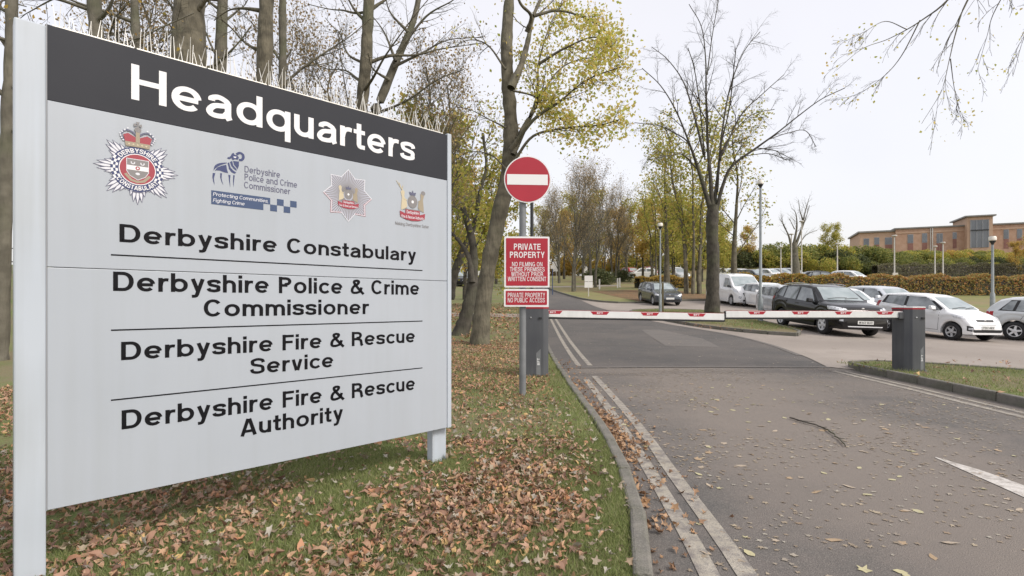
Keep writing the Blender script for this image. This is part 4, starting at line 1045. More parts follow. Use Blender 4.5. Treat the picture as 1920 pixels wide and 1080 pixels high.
# ------------------------------------------------------------------ barrier cabinets and arms
def barrier(label, c, plan, h, arm_to, arm_z, arm_z2, rz, logo_side, marks, logo_face):
    x, y = c; z = gz(x, y)
    t = thing('barrier_gate', label, 'barrier', (x, y, z))
    b = MB(); pl = [(px * math.cos(rz) - py * math.sin(rz), px * math.sin(rz) + py * math.cos(rz)) for px, py in plan]
    b.prism(pl, -0.05, h); b.build('cabinet', M['cabinet'], t, bevel=0.006)
    b = MB(); b.prism([(a * 1.02, d * 1.02) for a, d in pl], h + 0.001, h + 0.022); b.build('lid_strip', M['sign_red'], t)
    b = MB(); b.prism([(a * 1.03, d * 1.03) for a, d in pl], h + 0.023, h + 0.045); b.build('lid', M['barrier_white'], t, bevel=0.006)
    b = MB(); b.prism([(a * 1.25, d * 1.25) for a, d in pl], -0.10, 0.015); b.build('concrete_base', M['kerb'], t)
    (ax, ay), (bx_, by_) = pl[logo_face[0]], pl[logo_face[1]]
    e = np.array((bx_ - ax, by_ - ay)); L = float(np.linalg.norm(e)); e /= L; n = np.array((e[1], -e[0]))
    if n[1] > 0: n = -n
    o0 = np.array((ax, ay)) if ax < bx_ else np.array((bx_, by_)); e = e if ax < bx_ else -e
    fr = lambda u, v, k: (o0[0] + e[0] * u + n[0] * (k + .001), o0[1] + e[1] * u + n[1] * (k + .001), v)
    p = Print(fr)
    p.poly([(L * logo_side, 0.03), (L * (logo_side + .24), 0.03), (L * (logo_side + .24), 0.45), (L * (logo_side), 0.38)], M['galv'])
    p.build('logo_strip', t)
    p = Print(fr, base=0.002)
    V, Fq, W = text_geo('BFT', .2, .14); nn = 0
    for f in Fq:
        p.poly([(L * (logo_side + .05) + L * .14 * (1 - V[i][1]), 0.19 + 0.11 * V[i][0] / W * 1.0) for i in f][::-1], M['ink_white'], V[f[0]][2])
    p.build('lettering', t)
    q = fr(L * .30, h * .87, 0.004); b = MB(); b.lathe([(0.014, 0), (0.012, 0.006), (0, 0.008)], 10); o = b.build('bolt', M['steel'], t); o.location = q; o.rotation_euler = (R(90), 0, math.atan2(n[1], n[0]) + R(90))
    b = MB(); b.box((fr(L * .82, h * .86, 0.0)[0], fr(L * .82, h * .86, 0)[1], h * .86), (0.05, 0.03, 0.03)); b.build('lock_cover', M['lamp_black'], t)
    # arm
    ex, ey = arm_to[0] - x, arm_to[1] - y; AL = math.hypot(ex, ey)
    arm = bpy.data.objects.new('arm', None); link(arm, t)
    arm.location = (0, 0, 0); az = math.atan2(ey, ex); arm.rotation_euler = (0, 0, az)
    slope = (arm_z2 - arm_z) / AL
    def ab(name, x0, x1, y0, y1, z0, z1, m, bv=0.0):
        b = MB(); vs = [(xx, yy, zz + arm_z - z + slope * xx) for zz in (z0, z1) for yy in (y0, y1) for xx in (x0, x1)]
        b.add(vs, [(0, 2, 3, 1), (4, 5, 7, 6), (0, 1, 5, 4), (2, 6, 7, 3), (0, 4, 6, 2), (1, 3, 7, 5)])
        return b.build(name, m, arm, bevel=bv)
    ab('beam', 0.10, AL, -0.025, 0.025, -0.050, 0.066, M['barrier_white'], 0.008)
    ab('top_stripe', 0.10, AL - 0.004, -0.0262, 0.0262, 0.0665, 0.0705, M['sign_red'])
    ab('rubber_edge', 0.10, AL, -0.018, 0.018, -0.078, -0.0505, M['rubber'])
    ab('end_cap', AL + 0.001, AL + 0.015, -0.022, 0.022, -0.07, 0.06, M['black_plastic'])
    ab('mount', 0.02, 0.20, -0.05, 0.05, -0.07, 0.05, M['cabinet'], 0.01)
    sgn = -1 if math.cos(az) > 0 else 1
    fr2 = lambda u, v, k: (u, sgn * (0.0255 + k), v + arm_z - z + slope * u)
    for mx_ in marks:
        p = Print(fr2)
        p.poly([(mx_ - .16, .058), (mx_ + .16, .058), (mx_ + .115, .006), (mx_ - .115, .006)], M['sign_red'])
        p.build('reflective_mark', arm)
        p = Print(fr2, base=0.002)
        if sgn < 0: p.text('BFT', mx_ - .05, mx_ + .05, .02, .026, M['ink_white'], w=.22)
        else: p.text('BFT', mx_ + .05, mx_ - .05, .02, .026, M['ink_white'], w=.22)
        p.build('lettering', arm)
    return t
plan = [(-.17, -.15), (.06, -.16), (.17, -.09), (.17, .15), (-.17, .15)]
cl = P(1006, 704, 8.75); cr_ = P(1703, 696, 9.32)
mid_y = 9.15
al = P(1357, 595, 9.0); ar = P(1360, 590, 9.16)
AZL, AZL2 = P(1030, 588.5, 8.75)[2], al[2]
barrier('left barrier with grey cabinet and white arm drooping across the lane', (cl[0], cl[1]), [(-.19, -.13), (.10, -.15), (.185, -.10), (.19, .15), (-.19, .15)], 1.10, (al[0], al[1]), AZL, AZL2, R(2), 0.60,
        [(k - 1006) * .0089 for k in (1036, 1124, 1219, 1309)], (0, 1))
barrier('right barrier with grey cabinet on the grass island and level white arm', (cr_[0], cr_[1]), [(-.235, .04), (-.06, -.11), (.06, -.13), (.235, -.02), (.20, .24), (-.20, .24)], 1.08, (ar[0], ar[1]), P(1672, 590.5, 9.3)[2], ar[2], R(-36.9), 0.62,
        [(1703 - k) * .0092 for k in (1407, 1491, 1574, 1655)], (2, 3))
# ------------------------------------------------------------------ cars (x forward, y left, z up; origin on the ground under the middle)
def paint(name, c, metal=0.0, rough=0.25, c2=None, coat=0.7):
    return mat(name, c, c2 or tuple(min(1, k * 1.06) for k in c), scale=1.2, rough=rough, metal=metal, coat=coat)
PAINT = {'white': paint('paint_white', (0.80, 0.81, 0.82)), 'black': paint('paint_black', (0.006, 0.006, 0.007), rough=0.12, coat=0.0), 'grey': paint('paint_grey', (0.055, 0.065, 0.078), 0.4),
         'silver': paint('paint_silver', (0.52, 0.545, 0.56), 0.25, 0.3), 'red': paint('paint_red', (0.36, 0.02, 0.03)), 'blue': paint('paint_blue', (0.03, 0.06, 0.22)), 'pale': paint('paint_pale', (0.55, 0.58, 0.62), 0.3)}
M['car_glass'] = mat('car_glass', (0.07, 0.085, 0.095), (0.30, 0.33, 0.34), scale=1.8, rough=0.03, ior=2.0)
M['screen_glass'] = mat('screen_glass', (0.22, 0.27, 0.28), (0.34, 0.39, 0.40), scale=2.0, rough=0.03, ior=2.1)  # paler than the side glass: reflected sky put into the base colour
M['lamp_lens'] = mat('lamp_lens', (0.45, 0.47, 0.50), (0.75, 0.77, 0.8), scale=14, rough=0.08, ior=1.9)
M['tail_lens'] = mat('tail_lens', (0.35, 0.012, 0.018), rough=0.1)
M['alloy'] = mat('alloy', (0.70, 0.71, 0.73), rough=0.3, metal=0.0)
M['alloy_dark'] = mat('alloy_dark', (0.50, 0.505, 0.515), rough=0.35, metal=0.0)
M['plate_white'] = mat('plate_white', (0.70, 0.71, 0.69), rough=0.4)
M['chrome'] = mat('chrome', (0.7, 0.71, 0.72), rough=0.12, metal=1.0)

def wheel_meshes(r, w, spokes, style):
    b = MB(); prof = [(r * .62, -w / 2 + .01), (r * .88, -w / 2), (r * .98, -w / 2 + .025), (r, -w / 2 + .05), (r, w / 2 - .05), (r * .98, w / 2 - .025), (r * .88, w / 2), (r * .62, w / 2 - .01)]
    b.lathe(prof, 28); b.f = b.f[:-2]; tyre = b
    d = MB(); d.lathe([(r * .60, -w / 2 + .02), (r * .625, w / 2 - .016), (r * .615, w / 2 - .003), (r * .58, w / 2 - .010), (r * .565, w / 2 - .05)], 28); d.f = d.f[:-2]
    b.lathe([(r * .60, w / 2 - .058), (r * .1, w / 2 - .06)], 28)
    for k in range(spokes):
        a = 2 * math.pi * k / spokes
        for s_ in ((-1, 1) if style == 'double' else (0,)):
            hw0, hw1 = (r * .05, r * .055) if style == 'double' else (r * .12, r * .085)
            o0 = s_ * r * .035; o1 = s_ * r * .10
            pts = []
            for rr, hw, oo, zz in ((r * .10, hw0, o0, w / 2 - .022), (r * .59, hw1, o1, w / 2 - .012)):
                for q in (-1, 1):
                    x, y = rr, oo + q * hw
                    pts.append((x * math.cos(a) - y * math.sin(a), x * math.sin(a) + y * math.cos(a), zz))
            vs = pts + [(x, y, z - .035) for x, y, z in pts]
            d.add(vs, [(0, 2, 3, 1), (4, 5, 7, 6), (0, 1, 5, 4), (2, 6, 7, 3), (0, 4, 6, 2), (1, 3, 7, 5)])
    d.lathe([(r * .17, w / 2 - .05), (r * .17, w / 2 - .012), (r * .12, w / 2 - .004), (0.0, w / 2 - .003)], 14)
    return tyre, d

def make_car(name, label, cat_, spec, group=None, detail=True):
    S_ = spec; L, W = S_['L'], S_['W']
    t = thing(name, label, cat_, (0, 0, 0), 0, group)
    body_m = PAINT[S_['paint']]
    prof = np.array(S_['top']); belt = np.array(S_['belt'])
    xw = S_['xw']; wr = S_['wr']; ra = wr * 1.13 + 0.015
    x0, x1 = prof[0, 0], prof[-1, 0]
    xs_ = set(np.round(np.linspace(x0, x1, 46 if detail else 26), 4)) | set(prof[:, 0])
    for c in xw:
        for f in (-1, -.985, -.93, -.8, -.55, -.28, 0, .28, .55, .8, .93, .985, 1): xs_.add(round(c + f * ra, 4))
        xs_.add(round(c - ra - .012, 4)); xs_.add(round(c + ra + .012, 4))
    xs_ = sorted(x for x in xs_ if x0 <= x <= x1)
    zlo = S_['low']
    rows = []
    for x in xs_:
        zt = float(np.interp(x, prof[:, 0], prof[:, 1])); zb = min(float(np.interp(x, belt[:, 0], belt[:, 1])), zt - 0.012)
        ends = max(0.0, (x - (x1 - .55)) / .55) if x > 0 else max(0.0, ((x0 + .45) - x) / .45)
        pw = W / 2 * (1 - (S_.get('nose', .20) if x > 0 else S_.get('tailr', .14)) * ends ** 2.4)
        zl = zlo + (0.05 * ends)
        for c in xw:
            dx = abs(x - c)
            if dx <= ra: zl = max(zl, wr + math.sqrt(max(0, ra * ra - dx * dx)))
        zl = min(zl, zb - .03)
        Hh = zb - zl
        tum = S_.get('tumble', .34)
        gh = zt - zb
        sec = [(0, zl), (pw * .90, zl)]
        for f, k in ((.0, .965), (.10, .985), (.30, 1.0), (.52, .992), (.66, .985), (.74, .995), (.90, .985), (1.0, .955)):
            sec.append((pw * k, zl + Hh * f))
        wt = max(pw * .955 - tum * gh, pw * .35)
        if gh > .12:
            for f in (.06, .5, .88): sec.append((pw * .955 + (wt - pw * .955) * f - .004, zb + gh * f))
            sec += [(wt - .035, zt - .022), (wt - .10, zt - .004), (wt * .5, zt + .016), (0, zt + .022)]
        else:
            w2 = pw * .955
            for f in (.25, .5, .75): sec.append((w2 - (w2 * .16) * f, zb + gh * (.2 + .6 * f)))
            sec += [(w2 * .80, zt - .006), (w2 * .70, zt), (w2 * .4, zt + .012), (0, zt + .016)]
        rows.append([(x, y, z) for y, z in sec])
    k = len(rows[0]); V = []; Fq = []
    for r_ in rows:
        V += r_ + [(x, -y, z) for x, y, z in r_[1:-1]]
    n = k + k - 2
    def idx(i, j):      # j runs right round the section
        return i * n + (j if j < k else k + (2 * k - 2 - j) - 1)
    ring = list(range(k)) + [k + q for q in range(k - 2)][::-1]
    for i in range(len(rows) - 1):
        for j in range(n):
            a, b_ = ring[j], ring[(j + 1) % n]
            Fq.append((i * n + a, i * n + b_, (i + 1) * n + b_, (i + 1) * n + a))
    Fq.append(tuple(ring)[::-1]); Fq.append(tuple((len(rows) - 1) * n + q for q in ring))
    body = mesh_obj('body', V, Fq, body_m, t, smooth=True, sharp=38)
    bm = bmesh.new(); bm.from_mesh(body.data); bmesh.ops.recalc_face_normals(bm, faces=bm.faces); bm.to_mesh(body.data); bm.free()
    bvh = BVHTree.FromPolygons([Vector(v) for v in V], Fq)
    def cast(p, d):
        d = Vector(d).normalized(); hit = bvh.ray_cast(Vector(p) - d * 3.0, d, 6.0)
        return hit
    def patch(name_, corners, d, off, m, nu=8, nv=5, parent=t):
        c = [Vector(q) for q in corners]; vs = []; ok = True
        for j in range(nv + 1):
            for i in range(nu + 1):
                u, v = i / nu, j / nv
                q = c[0] * (1 - u) * (1 - v) + c[1] * u * (1 - v) + c[2] * u * v + c[3] * (1 - u) * v
                h_ = cast(q, d)
                if h_[0] is None: vs.append(tuple(q)); continue
                vs.append(tuple(h_[0] - Vector(d).normalized() * off))
        fs = [(j * (nu + 1) + i, j * (nu + 1) + i + 1, (j + 1) * (nu + 1) + i + 1, (j + 1) * (nu + 1) + i) for j in range(nv) for i in range(nu)]
        return mesh_obj(name_, vs, fs, m, parent, smooth=True)
    for s in (1, -1):
        if 'dlo' in S_:
            patch('window_surround', [(x, 0, z) for x, z in S_['dlo']], (0, -s, 0), .003, M['black_plastic'], 10, 4) if detail else None
        for q in S_['side']:
            patch('side_window', [(x, 0, z) for x, z in q], (0, -s, 0), .006, M['car_glass'], 6, 4)
        if detail:
            for q in S_.get('seams', []):
                (xa, za), (xb, zb_) = q
                if abs(xa - xb) < abs(za - zb_): cs = [(xa - .005, 0, za), (xa + .005, 0, za), (xb + .005, 0, zb_), (xb - .005, 0, zb_)]
                else: cs = [(xa, 0, za - .005), (xb, 0, zb_ - .005), (xb, 0, zb_ + .005), (xa, 0, za + .005)]
                patch('door_seam', cs, (0, -s, 0), .0025, M['black_plastic'], 2, 6)
            for (xa, za) in S_.get('handles', []):
                h_ = cast((xa, 0, za), (0, -s, 0))
                if h_[0] is not None:
                    b = MB(); b.box((xa, h_[0].y + s * .012, za), (.17, .03, .026)); b.build('door_handle', body_m, t, bevel=.008)
            hx, hz = S_['mirror']; h_ = cast((hx, 0, hz), (0, -s, 0)); yy = (h_[0].y if h_[0] else s * W * .45)
            b = MB(); b.add([(hx - .07, yy + s * .02, hz - .02), (hx + .08, yy + s * .03, hz), (hx + .06, yy + s * .20, hz + .01), (hx - .07, yy + s * .22, hz), (hx - .07, yy + s * .02, hz + .12), (hx + .04, yy + s * .03, hz + .12), (hx + .02, yy + s * .19, hz + .14), (hx - .07, yy + s * .21, hz + .14)],
                            [(0, 3, 2, 1), (4, 5, 6, 7), (0, 1, 5, 4), (1, 2, 6, 5), (2, 3, 7, 6), (3, 0, 4, 7)]); b.build('wing_mirror', PAINT[S_.get('mirror_paint', S_['paint'])], t, bevel=.02)
            if S_.get('sill'):
                patch('sill_trim', [(xw[0] + ra + .02, 0, zlo + .012), (xw[1] - ra - .02, 0, zlo + .012), (xw[1] - ra - .02, 0, zlo + S_['sill']), (xw[0] + ra + .02, 0, zlo + S_['sill'])], (0, -s, 0), .006, M['black_plastic'], 6, 2)
        hd = S_['head']
        patch('headlight', [(x, s * y, z) for x, y, z in hd], (-1, -s * S_.get('hdir', .75), -.25), .006, M['lamp_lens'], 8, 4)
        patch('tail_light', [(x, s * y, z) for x, y, z in S_['tail']], (1, -s * .8, 0), .006, M['tail_lens'], 5, 4)
        if detail and 'fog' in S_:
            patch('fog_light_surround', [(x1, s * y, z) for y, z in S_['fog']], (-1, -s * .25, 0), .006, M['black_plastic'], 5, 3)
            cy = sum(q[0] for q in S_['fog']) / 4; cz = sum(q[1] for q in S_['fog']) / 4
            patch('fog_light', [(x1, s * (cy - .05), cz - .035), (x1, s * (cy + .05), cz - .035), (x1, s * (cy + .05), cz + .035), (x1, s * (cy - .05), cz + .035)], (-1, -s * .25, 0), .010, M['lamp_lens'], 3, 3)
        if detail and S_.get('rails'):
            za = [(x, s * (W / 2 * .955 - .34 * (np.interp(x, prof[:, 0], prof[:, 1]) - np.interp(x, belt[:, 0], belt[:, 1])) - .05), np.interp(x, prof[:, 0], prof[:, 1]) + .035) for x in np.linspace(*S_['rails'], 7)]
            b = MB(); b.tube(za, .016, 6); b.build('roof_rail', M['chrome'], t, True)
    ws = S_['screen']; patch('windscreen', [(x, y, z) for x, y, z in ws], (-1, 0, -.35), .006, M['screen_glass'], 10, 6)
    rw = S_['rear']; patch('rear_window', [(x, y, z) for x, y, z in rw], (1, 0, -.2), .006, M['car_glass'], 8, 4)
    if detail:
        for nm, q, m in S_['front']:
            patch(nm, [(x1, y, z) for y, z in q], (-1, 0, 0), .007, M[m], 10, 3)
        py, pz = S_['plate']; pp = cast((x1, 0, pz), (-1, 0, 0)); xx = (pp[0].x if pp[0] else x1) + .012
        b = MB(); b.box((xx, 0, pz), (.012, .52, .112)); pl = b.build('number_plate', M['plate_white'], t)
        if py:
            fr = lambda u, v, n_: (xx + .0062 + n_, u, v)
            p = Print(fr); p.text(py, -.225, .225, pz - .036, .072, M['ink_black'], w=.18, track=.13); p.build('lettering', pl)
        wl = S_.get('wiper')
        if wl:
            for pts in wl:
                q = [cast(a_, (-1, 0, -.35))[0] for a_ in pts]
                if all(a_ is not None for a_ in q):
                    b = MB(); b.tube([tuple(a_ + Vector((.02, 0, .015))) for a_ in q], .009, 5); b.build('wiper', M['black_plastic'], t)
        if S_.get('badge'):
            bp = cast((x1, 0, S_['badge']), (-1, 0, 0))
            if bp[0] is not None:
                b = MB(); b.lathe([(.055, 0), (.05, .012), (0, .016)], 16); o = b.build('badge', M['chrome'], t); o.location = tuple(bp[0]); o.rotation_euler = (0, R(90), 0); o.scale = (.6, 1, 1)
        b = MB(); b.box((x1 - .75, 0, np.interp(x1 - 0.8, prof[:, 0], prof[:, 1]) - .3), (.02, .02, .02))
    b = MB(); b.box(((x0 + x1) / 2, 0, zlo + .17), (L * .86, W * .66, .34)); b.build('underbody', M['black_plastic'], t)
    tyre, rim = wheel_meshes(wr, S_.get('ww', .2), S_.get('spokes', 5), S_.get('rim', 'single'))
    first = None
    for c in xw:
        for s in (1, -1):
            if first is None:
                wh = tyre.build('wheel', M['rubber'], t, True, 50); ri = rim.build('rim', M[S_.get('alloy', 'alloy')], wh, True, 30); first = (wh, ri)
            else:
                wh = first[0].copy(); COL.objects.link(wh); wh.parent = t; ri = first[1].copy(); COL.objects.link(ri); ri.parent = wh
            wh.location = (c, s * (W / 2 - S_.get('ww', .2) / 2 - .025), wr); wh.rotation_euler = (R(-90 * s), R(17 * (c > 0) + 8 * s), 0)
    return t

def hatch(paint_, L=4.25, W=1.77, H=1.45, **kw):
    k = L / 4.25; h = H / 1.45
    T = lambda pts: [(x * k, z * h) for x, z in pts]
    s = dict(L=L, W=W, paint=paint_, low=.20,
             top=T([(-2.125, .62), (-2.11, .82), (-2.06, .98), (-1.97, 1.12), (-1.72, 1.33), (-1.45, 1.405), (-1.0, 1.44), (-.3, 1.45), (.15, 1.43), (.45, 1.37), (.80, 1.16), (1.05, .99), (1.18, .945), (1.5, .895), (1.8, .83), (1.98, .76), (2.06, .68), (2.105, .56), (2.125, .44)]),
             belt=T([(-2.125, .60), (-2.0, .96), (-1.4, .965), (.9, .90), (1.1, .90), (1.5, .86), (1.9, .76), (2.05, .64), (2.125, .42)]),
             xw=(-1.30 * k, 1.33 * k), wr=.31,
             dlo=T([(-1.75, .98), (1.02, .93), (.35, 1.37), (-1.42, 1.34)]),
             side=[T([(-.42, .975), (.82, .94), (.30, 1.345), (-.42, 1.36)]), T([(-1.30, .985), (-.50, .977), (-.50, 1.36), (-1.18, 1.34)]), T([(-1.66, 1.02), (-1.38, .99), (-1.27, 1.32), (-1.45, 1.30)])],
             screen=[(1.0 * k, -.66 * W / 1.77, .985 * h), (1.0 * k, .66 * W / 1.77, .985 * h), (.42 * k, .53 * W / 1.77, 1.355 * h), (.42 * k, -.53 * W / 1.77, 1.355 * h)],
             rear=[(-2.0 * k, .58, 1.06 * h), (-2.0 * k, -.58, 1.06 * h), (-1.6 * k, -.46, 1.335 * h), (-1.6 * k, .46, 1.335 * h)],
             head=[(2.06 * k, .44, .61 * h), (1.75 * k, .86, .66 * h), (1.72 * k, .84, .78 * h), (2.0 * k, .50, .70 * h)],
             tail=[(-2.1 * k, .50, .78 * h), (-1.85 * k, .84, .80 * h), (-1.85 * k, .82, .95 * h), (-2.05 * k, .52, .94 * h)],
             front=[('grille', [(-.34, .575), (.34, .575), (.36, .66), (-.36, .66)], 'black_plastic'), ('lower_intake', [(-.60, .29), (.60, .29), (.55, .40), (-.55, .40)], 'black_plastic')],
             plate=('', .47), seams=[(T([(.86, .28)])[0], T([(.86, .92)])[0]), (T([(-.46, .26)])[0], T([(-.46, .95)])[0]), (T([(-1.2, .62)])[0], T([(-1.02, .96)])[0]), (T([(-.9, .30)])[0], T([(.86, .28)])[0])],
             handles=T([(-.32, .80), (-1.05, .83)]), mirror=T([(.70, .95)])[0], badge=.70 * h)
    s.update(kw); return s

SP = {}
SP['suv'] = dict(L=4.52, W=1.84, paint='black', low=.24, nose=.20,
    top=[(-2.26, .70), (-2.25, .90), (-2.20, 1.08), (-2.08, 1.25), (-1.85, 1.48), (-1.62, 1.60), (-1.2, 1.655), (-.5, 1.675), (0.0, 1.66), (.38, 1.60), (.72, 1.41), (1.02, 1.20), (1.17, 1.13), (1.5, 1.09), (1.85, 1.03), (2.05, .96), (2.15, .88), (2.22, .74), (2.26, .56)],
    belt=[(-2.26, .68), (-2.15, 1.12), (-1.6, 1.13), (-.4, 1.07), (1.0, 1.0), (1.17, 1.05), (1.6, 1.02), (2.0, .93), (2.15, .80), (2.26, .54)],
    xw=(-1.33, 1.36), wr=.35, ww=.225, spokes=5, rim='double', alloy='alloy',
    dlo=[(-1.95, 1.21), (1.02, 1.06), (.40, 1.555), (-1.60, 1.56)],
    side=[[(-.30, 1.10), (.84, 1.06), (.36, 1.52), (-.30, 1.575)], [(-1.22, 1.14), (-.40, 1.105), (-.40, 1.578), (-1.20, 1.57)], [(-1.78, 1.23), (-1.30, 1.165), (-1.28, 1.56), (-1.55, 1.535)]],
    screen=[(1.1, -.70, 1.17), (1.1, .70, 1.17), (.38, .57, 1.59), (.38, -.57, 1.59)],
    rear=[(-2.1, .62, 1.22), (-2.1, -.62, 1.22), (-1.75, -.52, 1.54), (-1.75, .52, 1.54)],
    head=[(2.18, .48, .80), (1.70, .92, .88), (1.62, .91, 1.00), (2.08, .55, .93)], hdir=.9,
    tail=[(-2.25, .60, 1.02), (-1.92, .9, 1.05), (-1.90, .88, 1.17), (-2.2, .6, 1.17)],
    front=[('grille', [(-.46, .80), (.46, .80), (.50, .87), (-.50, .87)], 'black_plastic'), ('grille_bar', [(-.44, .828), (.44, .828), (.45, .845), (-.45, .845)], 'chrome'),
           ('upper_grille', [(-.52, .60), (.52, .60), (.58, .72), (-.58, .72)], 'black_plastic'), ('skid_strip', [(-.56, .345), (.56, .345), (.58, .378), (-.58, .378)], 'alloy')],
    fog=[(.70, .50), (.86, .50), (.86, .62), (.68, .62)], plate=('WX63 BUO', .50), sill=.13, rails=(-1.6, .2),
    seams=[((.92, .42), (.92, 1.0)), ((-.36, .38), (-.36, 1.06)), ((-1.05, .72), (-1.15, 1.10)), ((-1.0, .42), (.92, .42))], handles=[(-.22, .98), (-1.02, 1.03)], mirror=(.72, 1.06), badge=.94,
    wiper=[[(1.04, -.55, 1.20), (.98, -.2, 1.235), (.98, .15, 1.24)], [(1.04, .05, 1.20), (.99, .3, 1.23), (.96, .56, 1.24)]])
SP['city'] = dict(L=3.60, W=1.60, paint='white', low=.20, nose=.22,
    top=[(-1.80, .62), (-1.79, .82), (-1.74, .98), (-1.66, 1.14), (-1.52, 1.36), (-1.36, 1.43), (-.9, 1.475), (-.3, 1.48), (.12, 1.45), (.38, 1.38), (.72, 1.19), (1.02, 1.00), (1.15, .955), (1.35, .905), (1.55, .82), (1.66, .72), (1.74, .60), (1.80, .46)],
    belt=[(-1.80, .60), (-1.65, 1.02), (-1.2, 1.03), (.2, .95), (1.0, .90), (1.3, .86), (1.55, .78), (1.7, .62), (1.80, .44)],
    xw=(-1.16, 1.225), wr=.29, ww=.18, spokes=5, rim='single', alloy='alloy_dark',
    dlo=[(-1.42, 1.10), (1.0, .94), (.34, 1.375), (-1.28, 1.385)],
    side=[[(-.42, 1.005), (.82, .955), (.28, 1.345), (-.42, 1.40)], [(-1.28, 1.115), (-.52, 1.01), (-.52, 1.40), (-1.20, 1.36)]],
    screen=[(1.02, -.62, 1.01), (1.02, .62, 1.01), (.36, .51, 1.375), (.36, -.51, 1.375)],
    rear=[(-1.7, .52, 1.1), (-1.7, -.52, 1.1), (-1.5, -.46, 1.36), (-1.5, .46, 1.36)],
    head=[(1.70, .42, .66), (1.32, .80, .74), (1.16, .80, .86), (1.56, .52, .79)], hdir=.85,
    tail=[(-1.80, .50, .82), (-1.52, .78, .84), (-1.50, .76, 1.16), (-1.68, .54, 1.16)],
    front=[('grille', [(-.34, .655), (.34, .655), (.37, .725), (-.37, .725)], 'black_plastic'), ('upper_slot', [(-.38, .56), (.38, .56), (.38, .573), (-.38, .573)], 'black_plastic'), ('lower_intake', [(-.56, .315), (.56, .315), (.60, .405), (-.60, .405)], 'black_plastic')],
    fog=[(.56, .33), (.74, .36), (.74, .52), (.60, .50)], plate=('FE61 ABV', .475),
    seams=[((.80, .30), (.80, .90)), ((-.47, .28), (-.47, .99)), ((-.47, .30), (.80, .30))], handles=[(-.34, .86)], mirror=(.62, .97), badge=.69,
    wiper=[[(1.0, -.5, 1.02), (.95, -.2, 1.05), (.95, .1, 1.06)], [(1.0, .05, 1.02), (.95, .3, 1.05), (.93, .5, 1.06)]])
SP['van'] = dict(L=5.0, W=1.95, paint='white', low=.22, nose=.17, tailr=.06, tumble=.16,
    top=[(-2.5, .80), (-2.49, 1.3), (-2.46, 1.75), (-2.40, 1.93), (-2.2, 1.965), (-1.0, 1.975), (.3, 1.97), (.75, 1.93), (1.0, 1.84), (1.35, 1.56), (1.72, 1.25), (1.85, 1.18), (2.15, 1.09), (2.32, .98), (2.42, .84), (2.48, .62), (2.50, .48)],
    belt=[(-2.5, .78), (-2.4, 1.15), (-.5, 1.15), (.9, 1.10), (1.75, 1.05), (2.1, 1.0), (2.35, .82), (2.5, .46)],
    xw=(-1.55, 1.58), wr=.335, ww=.215, spokes=5, rim='double', alloy='alloy_dark',
    side=[[(.35, 1.15), (1.52, 1.12), (1.02, 1.70), (.40, 1.74)]],
    screen=[(1.75, -.80, 1.22), (1.75, .80, 1.22), (1.0, .74, 1.83), (1.0, -.74, 1.83)],
    rear=[(-2.5, .70, 1.25), (-2.5, .08, 1.25), (-2.47, .08, 1.70), (-2.47, .66, 1.70)],
    head=[(2.36, .56, .80), (1.95, .96, .90), (1.82, .95, 1.06), (2.28, .64, .95)], hdir=.9,
    tail=[(-2.5, .80, .9), (-2.35, .96, .9), (-2.35, .93, 1.35), (-2.48, .80, 1.35)],
    front=[('grille', [(-.52, .66), (.52, .66), (.60, .84), (-.60, .84)], 'black_plastic'), ('grille_bar', [(-.55, .765), (.55, .765), (.56, .79), (-.56, .79)], 'chrome'), ('lower_intake', [(-.62, .33), (.62, .33), (.60, .42), (-.60, .42)], 'black_plastic')],
    fog=[(.72, .50), (.86, .52), (.86, .64), (.70, .62)], plate=('', .54), seams=[((1.45, .5), (1.45, 1.1)), ((.30, .34), (.30, 1.75)), ((-1.05, .40), (-1.05, 1.80))], handles=[(.42, 1.0), (.16, 1.0)], mirror=(1.42, 1.16), mirror_paint='black', badge=.76,
    wiper=[[(1.68, -.6, 1.27), (1.6, -.2, 1.33), (1.6, .2, 1.33)]])
SP['saloon_hatch'] = hatch('grey', 4.32, 1.77, 1.43, alloy='alloy_dark', rim='double', front=[('kidney_grille', [(-.28, .60), (-.02, .60), (-.02, .70), (-.30, .70)], 'black_plastic'), ('kidney_grille', [(.02, .60), (.28, .60), (.30, .70), (.02, .70)], 'black_plastic'), ('lower_intake', [(-.66, .28), (.66, .28), (.60, .42), (-.60, .42)], 'black_plastic')])

def put(o, X, Y, yaw, dz=0.0):
    """yaw 0 = nose towards -Y, positive turns the nose to +X; the car sits on the sloping ground"""
    hx, hy = math.sin(R(yaw)), -math.cos(R(yaw))
    zf = gz(X + hx * 1.3, Y + hy * 1.3); zr = gz(X - hx * 1.3, Y - hy * 1.3)
    zl = gz(X - hy * .8, Y + hx * .8); zr2 = gz(X + hy * .8, Y - hx * .8)
    o.location = (X, Y, (zf + zr) / 2 - 0.088 + dz)
    o.rotation_mode = 'XYZ'
    o.rotation_euler = (math.atan2(zl - zr2, 1.6), -math.atan2(zf - zr, 2.6), math.atan2(hy, hx))
    return o
kuga = put(make_car('parked_car', 'black sports utility car parked behind the right barrier arm', 'car', SP['suv'], 'parked cars'), 11.42, 19.6, 1.0)
kia = put(make_car('parked_car', 'small white three door car just right of the right barrier cabinet', 'car', SP['city'], 'parked cars'), 15.0, 19.05, 13.0)
van = put(make_car('panel_van', 'white panel van behind the bare tree on the island', 'van', SP['van'], 'parked cars'), 14.75, 35.4, 2.0)
bmw = put(make_car('parked_car', 'dark grey hatchback parked left of the bare tree', 'car', SP['saloon_hatch'], 'parked cars'), 9.8, 35.6, 3.0)
silver = put(make_car('parked_car', 'silver car cut off by the right edge', 'car', hatch('silver', 4.2, 1.74, 1.46), 'parked cars'), 18.45, 17.6, 40.0)
